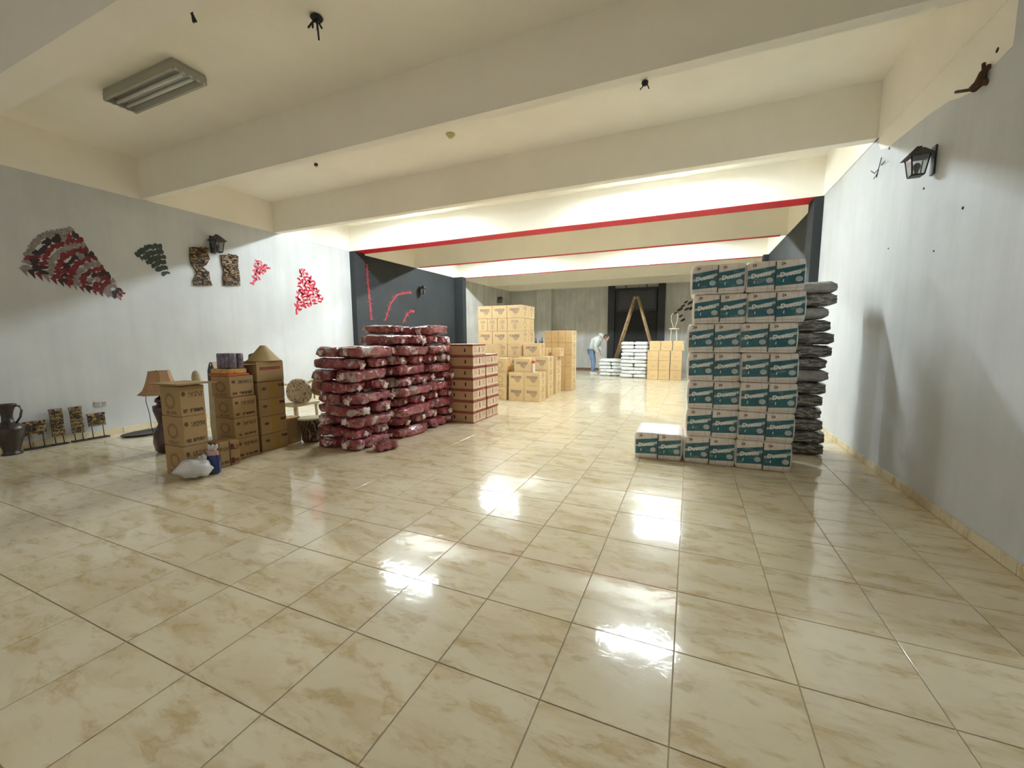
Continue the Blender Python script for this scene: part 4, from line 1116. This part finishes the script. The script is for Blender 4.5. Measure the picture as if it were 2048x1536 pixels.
# ------------------------------------------------------------------ person
def skin(name, verts, edges, mat, sub=2):
    """verts: (x, y, z, radius); grown with a skin modifier into one surface"""
    me = bpy.data.meshes.new(name); me.from_pydata([v[:3] for v in verts], edges, []); o = bpy.data.objects.new(name, me); C.objects.link(o)
    o.modifiers.new('s', 'SKIN'); 
    for q, v in enumerate(verts):
        sv = me.skin_vertices[0].data[q]
        r_ = v[3]; sv.radius = (r_, r_) if not isinstance(r_, tuple) else r_; sv.use_root = (q == 0)
    ss = o.modifiers.new('u', 'SUBSURF'); ss.levels = sub; ss.render_levels = sub
    bpy.context.view_layer.update()
    m2 = bpy.data.meshes.new_from_object(o.evaluated_get(bpy.context.evaluated_depsgraph_get()))
    bpy.data.objects.remove(o); m2.materials.clear(); m2.materials.append(M[mat])
    for p in m2.polygons: p.use_smooth = True
    return m2
M['skin'] = simple('skin', (.62, .36, .28), .5, var=.05)
M['hoodie'] = simple('pale grey jersey', (.56, .60, .60), .85, var=.12, scale=6, bump=.3)
M['jeans'] = simple('blue jeans', (.13, .20, .32), .8, var=.2, scale=7, bump=.2)
M['shoe'] = simple('white shoe', (.66, .65, .60), .6)
M['hair'] = simple('dark brown hair', (.06, .035, .025), .6)
# faces +x, bent forward; origin on the floor between the feet
pe = empty('person', (-3.12, 13.38, .0)); tag(pe, 'person in pale grey hoodie and blue jeans bending forward at the back', 'person')
hip = (-.13, 0, .90); 
bv = [(-.12, 0, .88, .08), (-.055, 0, 1.02, .085), (.04, 0, 1.16, .10), (.14, 0, 1.27, .115), (.23, 0, 1.335, .055), (.30, 0, 1.355, .052),
      (-.12, .08, .84, .07), (-.06, .095, .50, .058), (-.10, .10, .12, .042), (-.10, .10, .055, .04), (.06, .11, .035, .032),
      (-.12, -.08, .84, .07), (-.03, -.095, .48, .058), (-.05, -.10, .12, .042), (-.05, -.10, .055, .04), (.11, -.11, .035, .032),
      (.13, .17, 1.26, .055), (.09, .22, 1.02, .045), (.16, .13, .84, .032),
      (.13, -.17, 1.26, .055), (.06, -.22, 1.03, .045), (.11, -.15, .82, .032), (.165, .115, .80, .028), (.12, -.14, .775, .028)]
be = [(0, 1), (1, 2), (2, 3), (3, 4), (4, 5), (0, 6), (6, 7), (7, 8), (8, 9), (9, 10), (0, 11), (11, 12), (12, 13), (13, 14), (14, 15), (3, 16), (16, 17), (17, 18), (3, 19), (19, 20), (20, 21), (18, 22), (21, 23)]
body = skin('body', bv, be, 'skin')
bm = bmesh.new(); bm.from_mesh(body)
# head with a face: shaped sphere, nose and ears joined to the same mesh
hd = bmesh.new(); bmesh.ops.create_uvsphere(hd, u_segments=20, v_segments=16, radius=1)
for v_ in hd.verts:
    x, y, z = v_.co
    fx = 1 + (.12 if x > 0 and z < 0 else 0)
    v_.co = Vector((x * .098 * fx - (.015 if z < -.5 and x < 0 else 0), y * (.076 - .012 * max(0, -z)), z * .118))
    if x > .55:
        for (cy, cz, s_, r_) in ((0, -.12, .030, .16), (.38, .08, -.012, .17), (-.38, .08, -.012, .17), (0, -.50, .010, .16), (0, -.40, -.006, .06)):
            d = ((y - cy) ** 2 + (z - cz) ** 2) / (r_ * r_); v_.co.x += s_ * math.exp(-d)
for s in (-1, 1):
    e_ = bmesh.ops.create_uvsphere(hd, u_segments=8, v_segments=6, radius=1)['verts']
    for v_ in e_: v_.co = Vector((v_.co.x * .018 - .01, v_.co.y * .010 + s * .078, v_.co.z * .032))
mt = Matrix.Translation((.385, 0, 1.335)) @ Matrix.Rotation(.95, 4, 'Y')
bmesh.ops.transform(hd, matrix=mt, verts=hd.verts); tm = bpy.data.meshes.new('h'); hd.to_mesh(tm); hd.free(); bm.from_mesh(tm)
# hands: palm plus five bent fingers each, thumbs to the side
for s, wx, wz in ((1, .17, .79), (-1, .122, .765)):
    y = .113 * s if s > 0 else -.14
    V = [(wx, y, wz, .020), (wx + .015, y, wz - .045, .026), (wx + .02, y, wz - .075, .024)]
    E_ = [(0, 1), (1, 2)]
    hm = skin('palm', V, E_, 'skin', 1); bm.from_mesh(hm)
    for q in range(4):
        L = (.060, .072, .066, .050)[q]; dy = (-.024 + q * .016)
        F_ = [(wx + .016, y + dy, wz - .070, .0085), (wx + .028, y + dy, wz - .070 - L * .45, .0085), (wx + .040, y + dy * .9, wz - .070 - L * .75, .0078), (wx + .058, y + dy * .85, wz - .070 - L * .90, .007)]
        bm.from_mesh(skin('f', F_, [(0, 1), (1, 2), (2, 3)], 'skin', 1))
    F_ = [(wx + .012, y - s * .022, wz - .030, .010), (wx + .030, y - s * .042, wz - .052, .0095), (wx + .050, y - s * .046, wz - .075, .008)]
    bm.from_mesh(skin('f', F_, [(0, 1), (1, 2)], 'skin', 1))
for f in bm.faces: f.material_index = 0
me = fin(bm, 'skin', 'body', smooth=True); obj('body', me, pe)
# jersey with sleeves and a hood, jeans, shoes, hair
jv = [(-.15, 0, .84, .150), (-.09, 0, 1.03, .155), (.02, 0, 1.17, .17), (.12, 0, 1.28, .175), (.22, 0, 1.35, .11),
      (.12, .18, 1.27, .10), (.08, .235, 1.02, .068), (.16, .138, .835, .042), (.12, -.18, 1.27, .10), (.05, -.235, 1.03, .068), (.11, -.158, .815, .042), (.08, 0, 1.02, .10)]
obj('hoodie', skin('hoodie', jv, [(0, 1), (1, 2), (2, 3), (3, 4), (3, 5), (5, 6), (6, 7), (3, 8), (8, 9), (9, 10), (1, 11)], 'hoodie'), pe)
bm = crumple(.10, .10, .07, 4, .15); hd_ = obj('hood', fin(bm, 'hoodie', smooth=True), pe, (.17, 0, 1.36), (0, .6, 0))
tv = [(-.125, 0, .90, .125), (-.135, .075, .84, .115), (-.07, .095, .50, .088), (-.105, .10, .16, .075), (-.105, .10, .10, .072), (-.135, -.075, .84, .115), (-.04, -.095, .48, .088), (-.055, -.10, .16, .075), (-.055, -.10, .10, .072)]
obj('jeans', skin('jeans', tv, [(0, 1), (1, 2), (2, 3), (3, 4), (0, 5), (5, 6), (6, 7), (7, 8)], 'jeans'), pe)
for s, x in ((1, -.10), (-1, -.05)):
    bm = bmesh.new(); prism(bm, [(-.09, 0), (.20, 0), (.205, .035), (.13, .075), (.04, .11), (-.07, .115), (-.095, .05)], -.05, .05, 'y'); bmesh.ops.bevel(bm, geom=bm.edges[:], offset=.014, segments=2, affect='EDGES')
    obj('shoe', fin(bm, 'shoe'), pe, (x, s * .105, .001))
bm = bmesh.new(); bmesh.ops.create_uvsphere(bm, u_segments=18, v_segments=12, radius=1)
bmesh.ops.delete(bm, geom=[v_ for v_ in bm.verts if v_.co.x > .45 and v_.co.z < .75 or v_.co.z < -.55 and v_.co.x > -.3], context='VERTS')
for v_ in bm.verts: v_.co = Vector((v_.co.x * .108, v_.co.y * .086, v_.co.z * .127))
bmesh.ops.transform(bm, matrix=mt, verts=bm.verts); obj('hair', fin(bm, 'hair', smooth=True), pe)
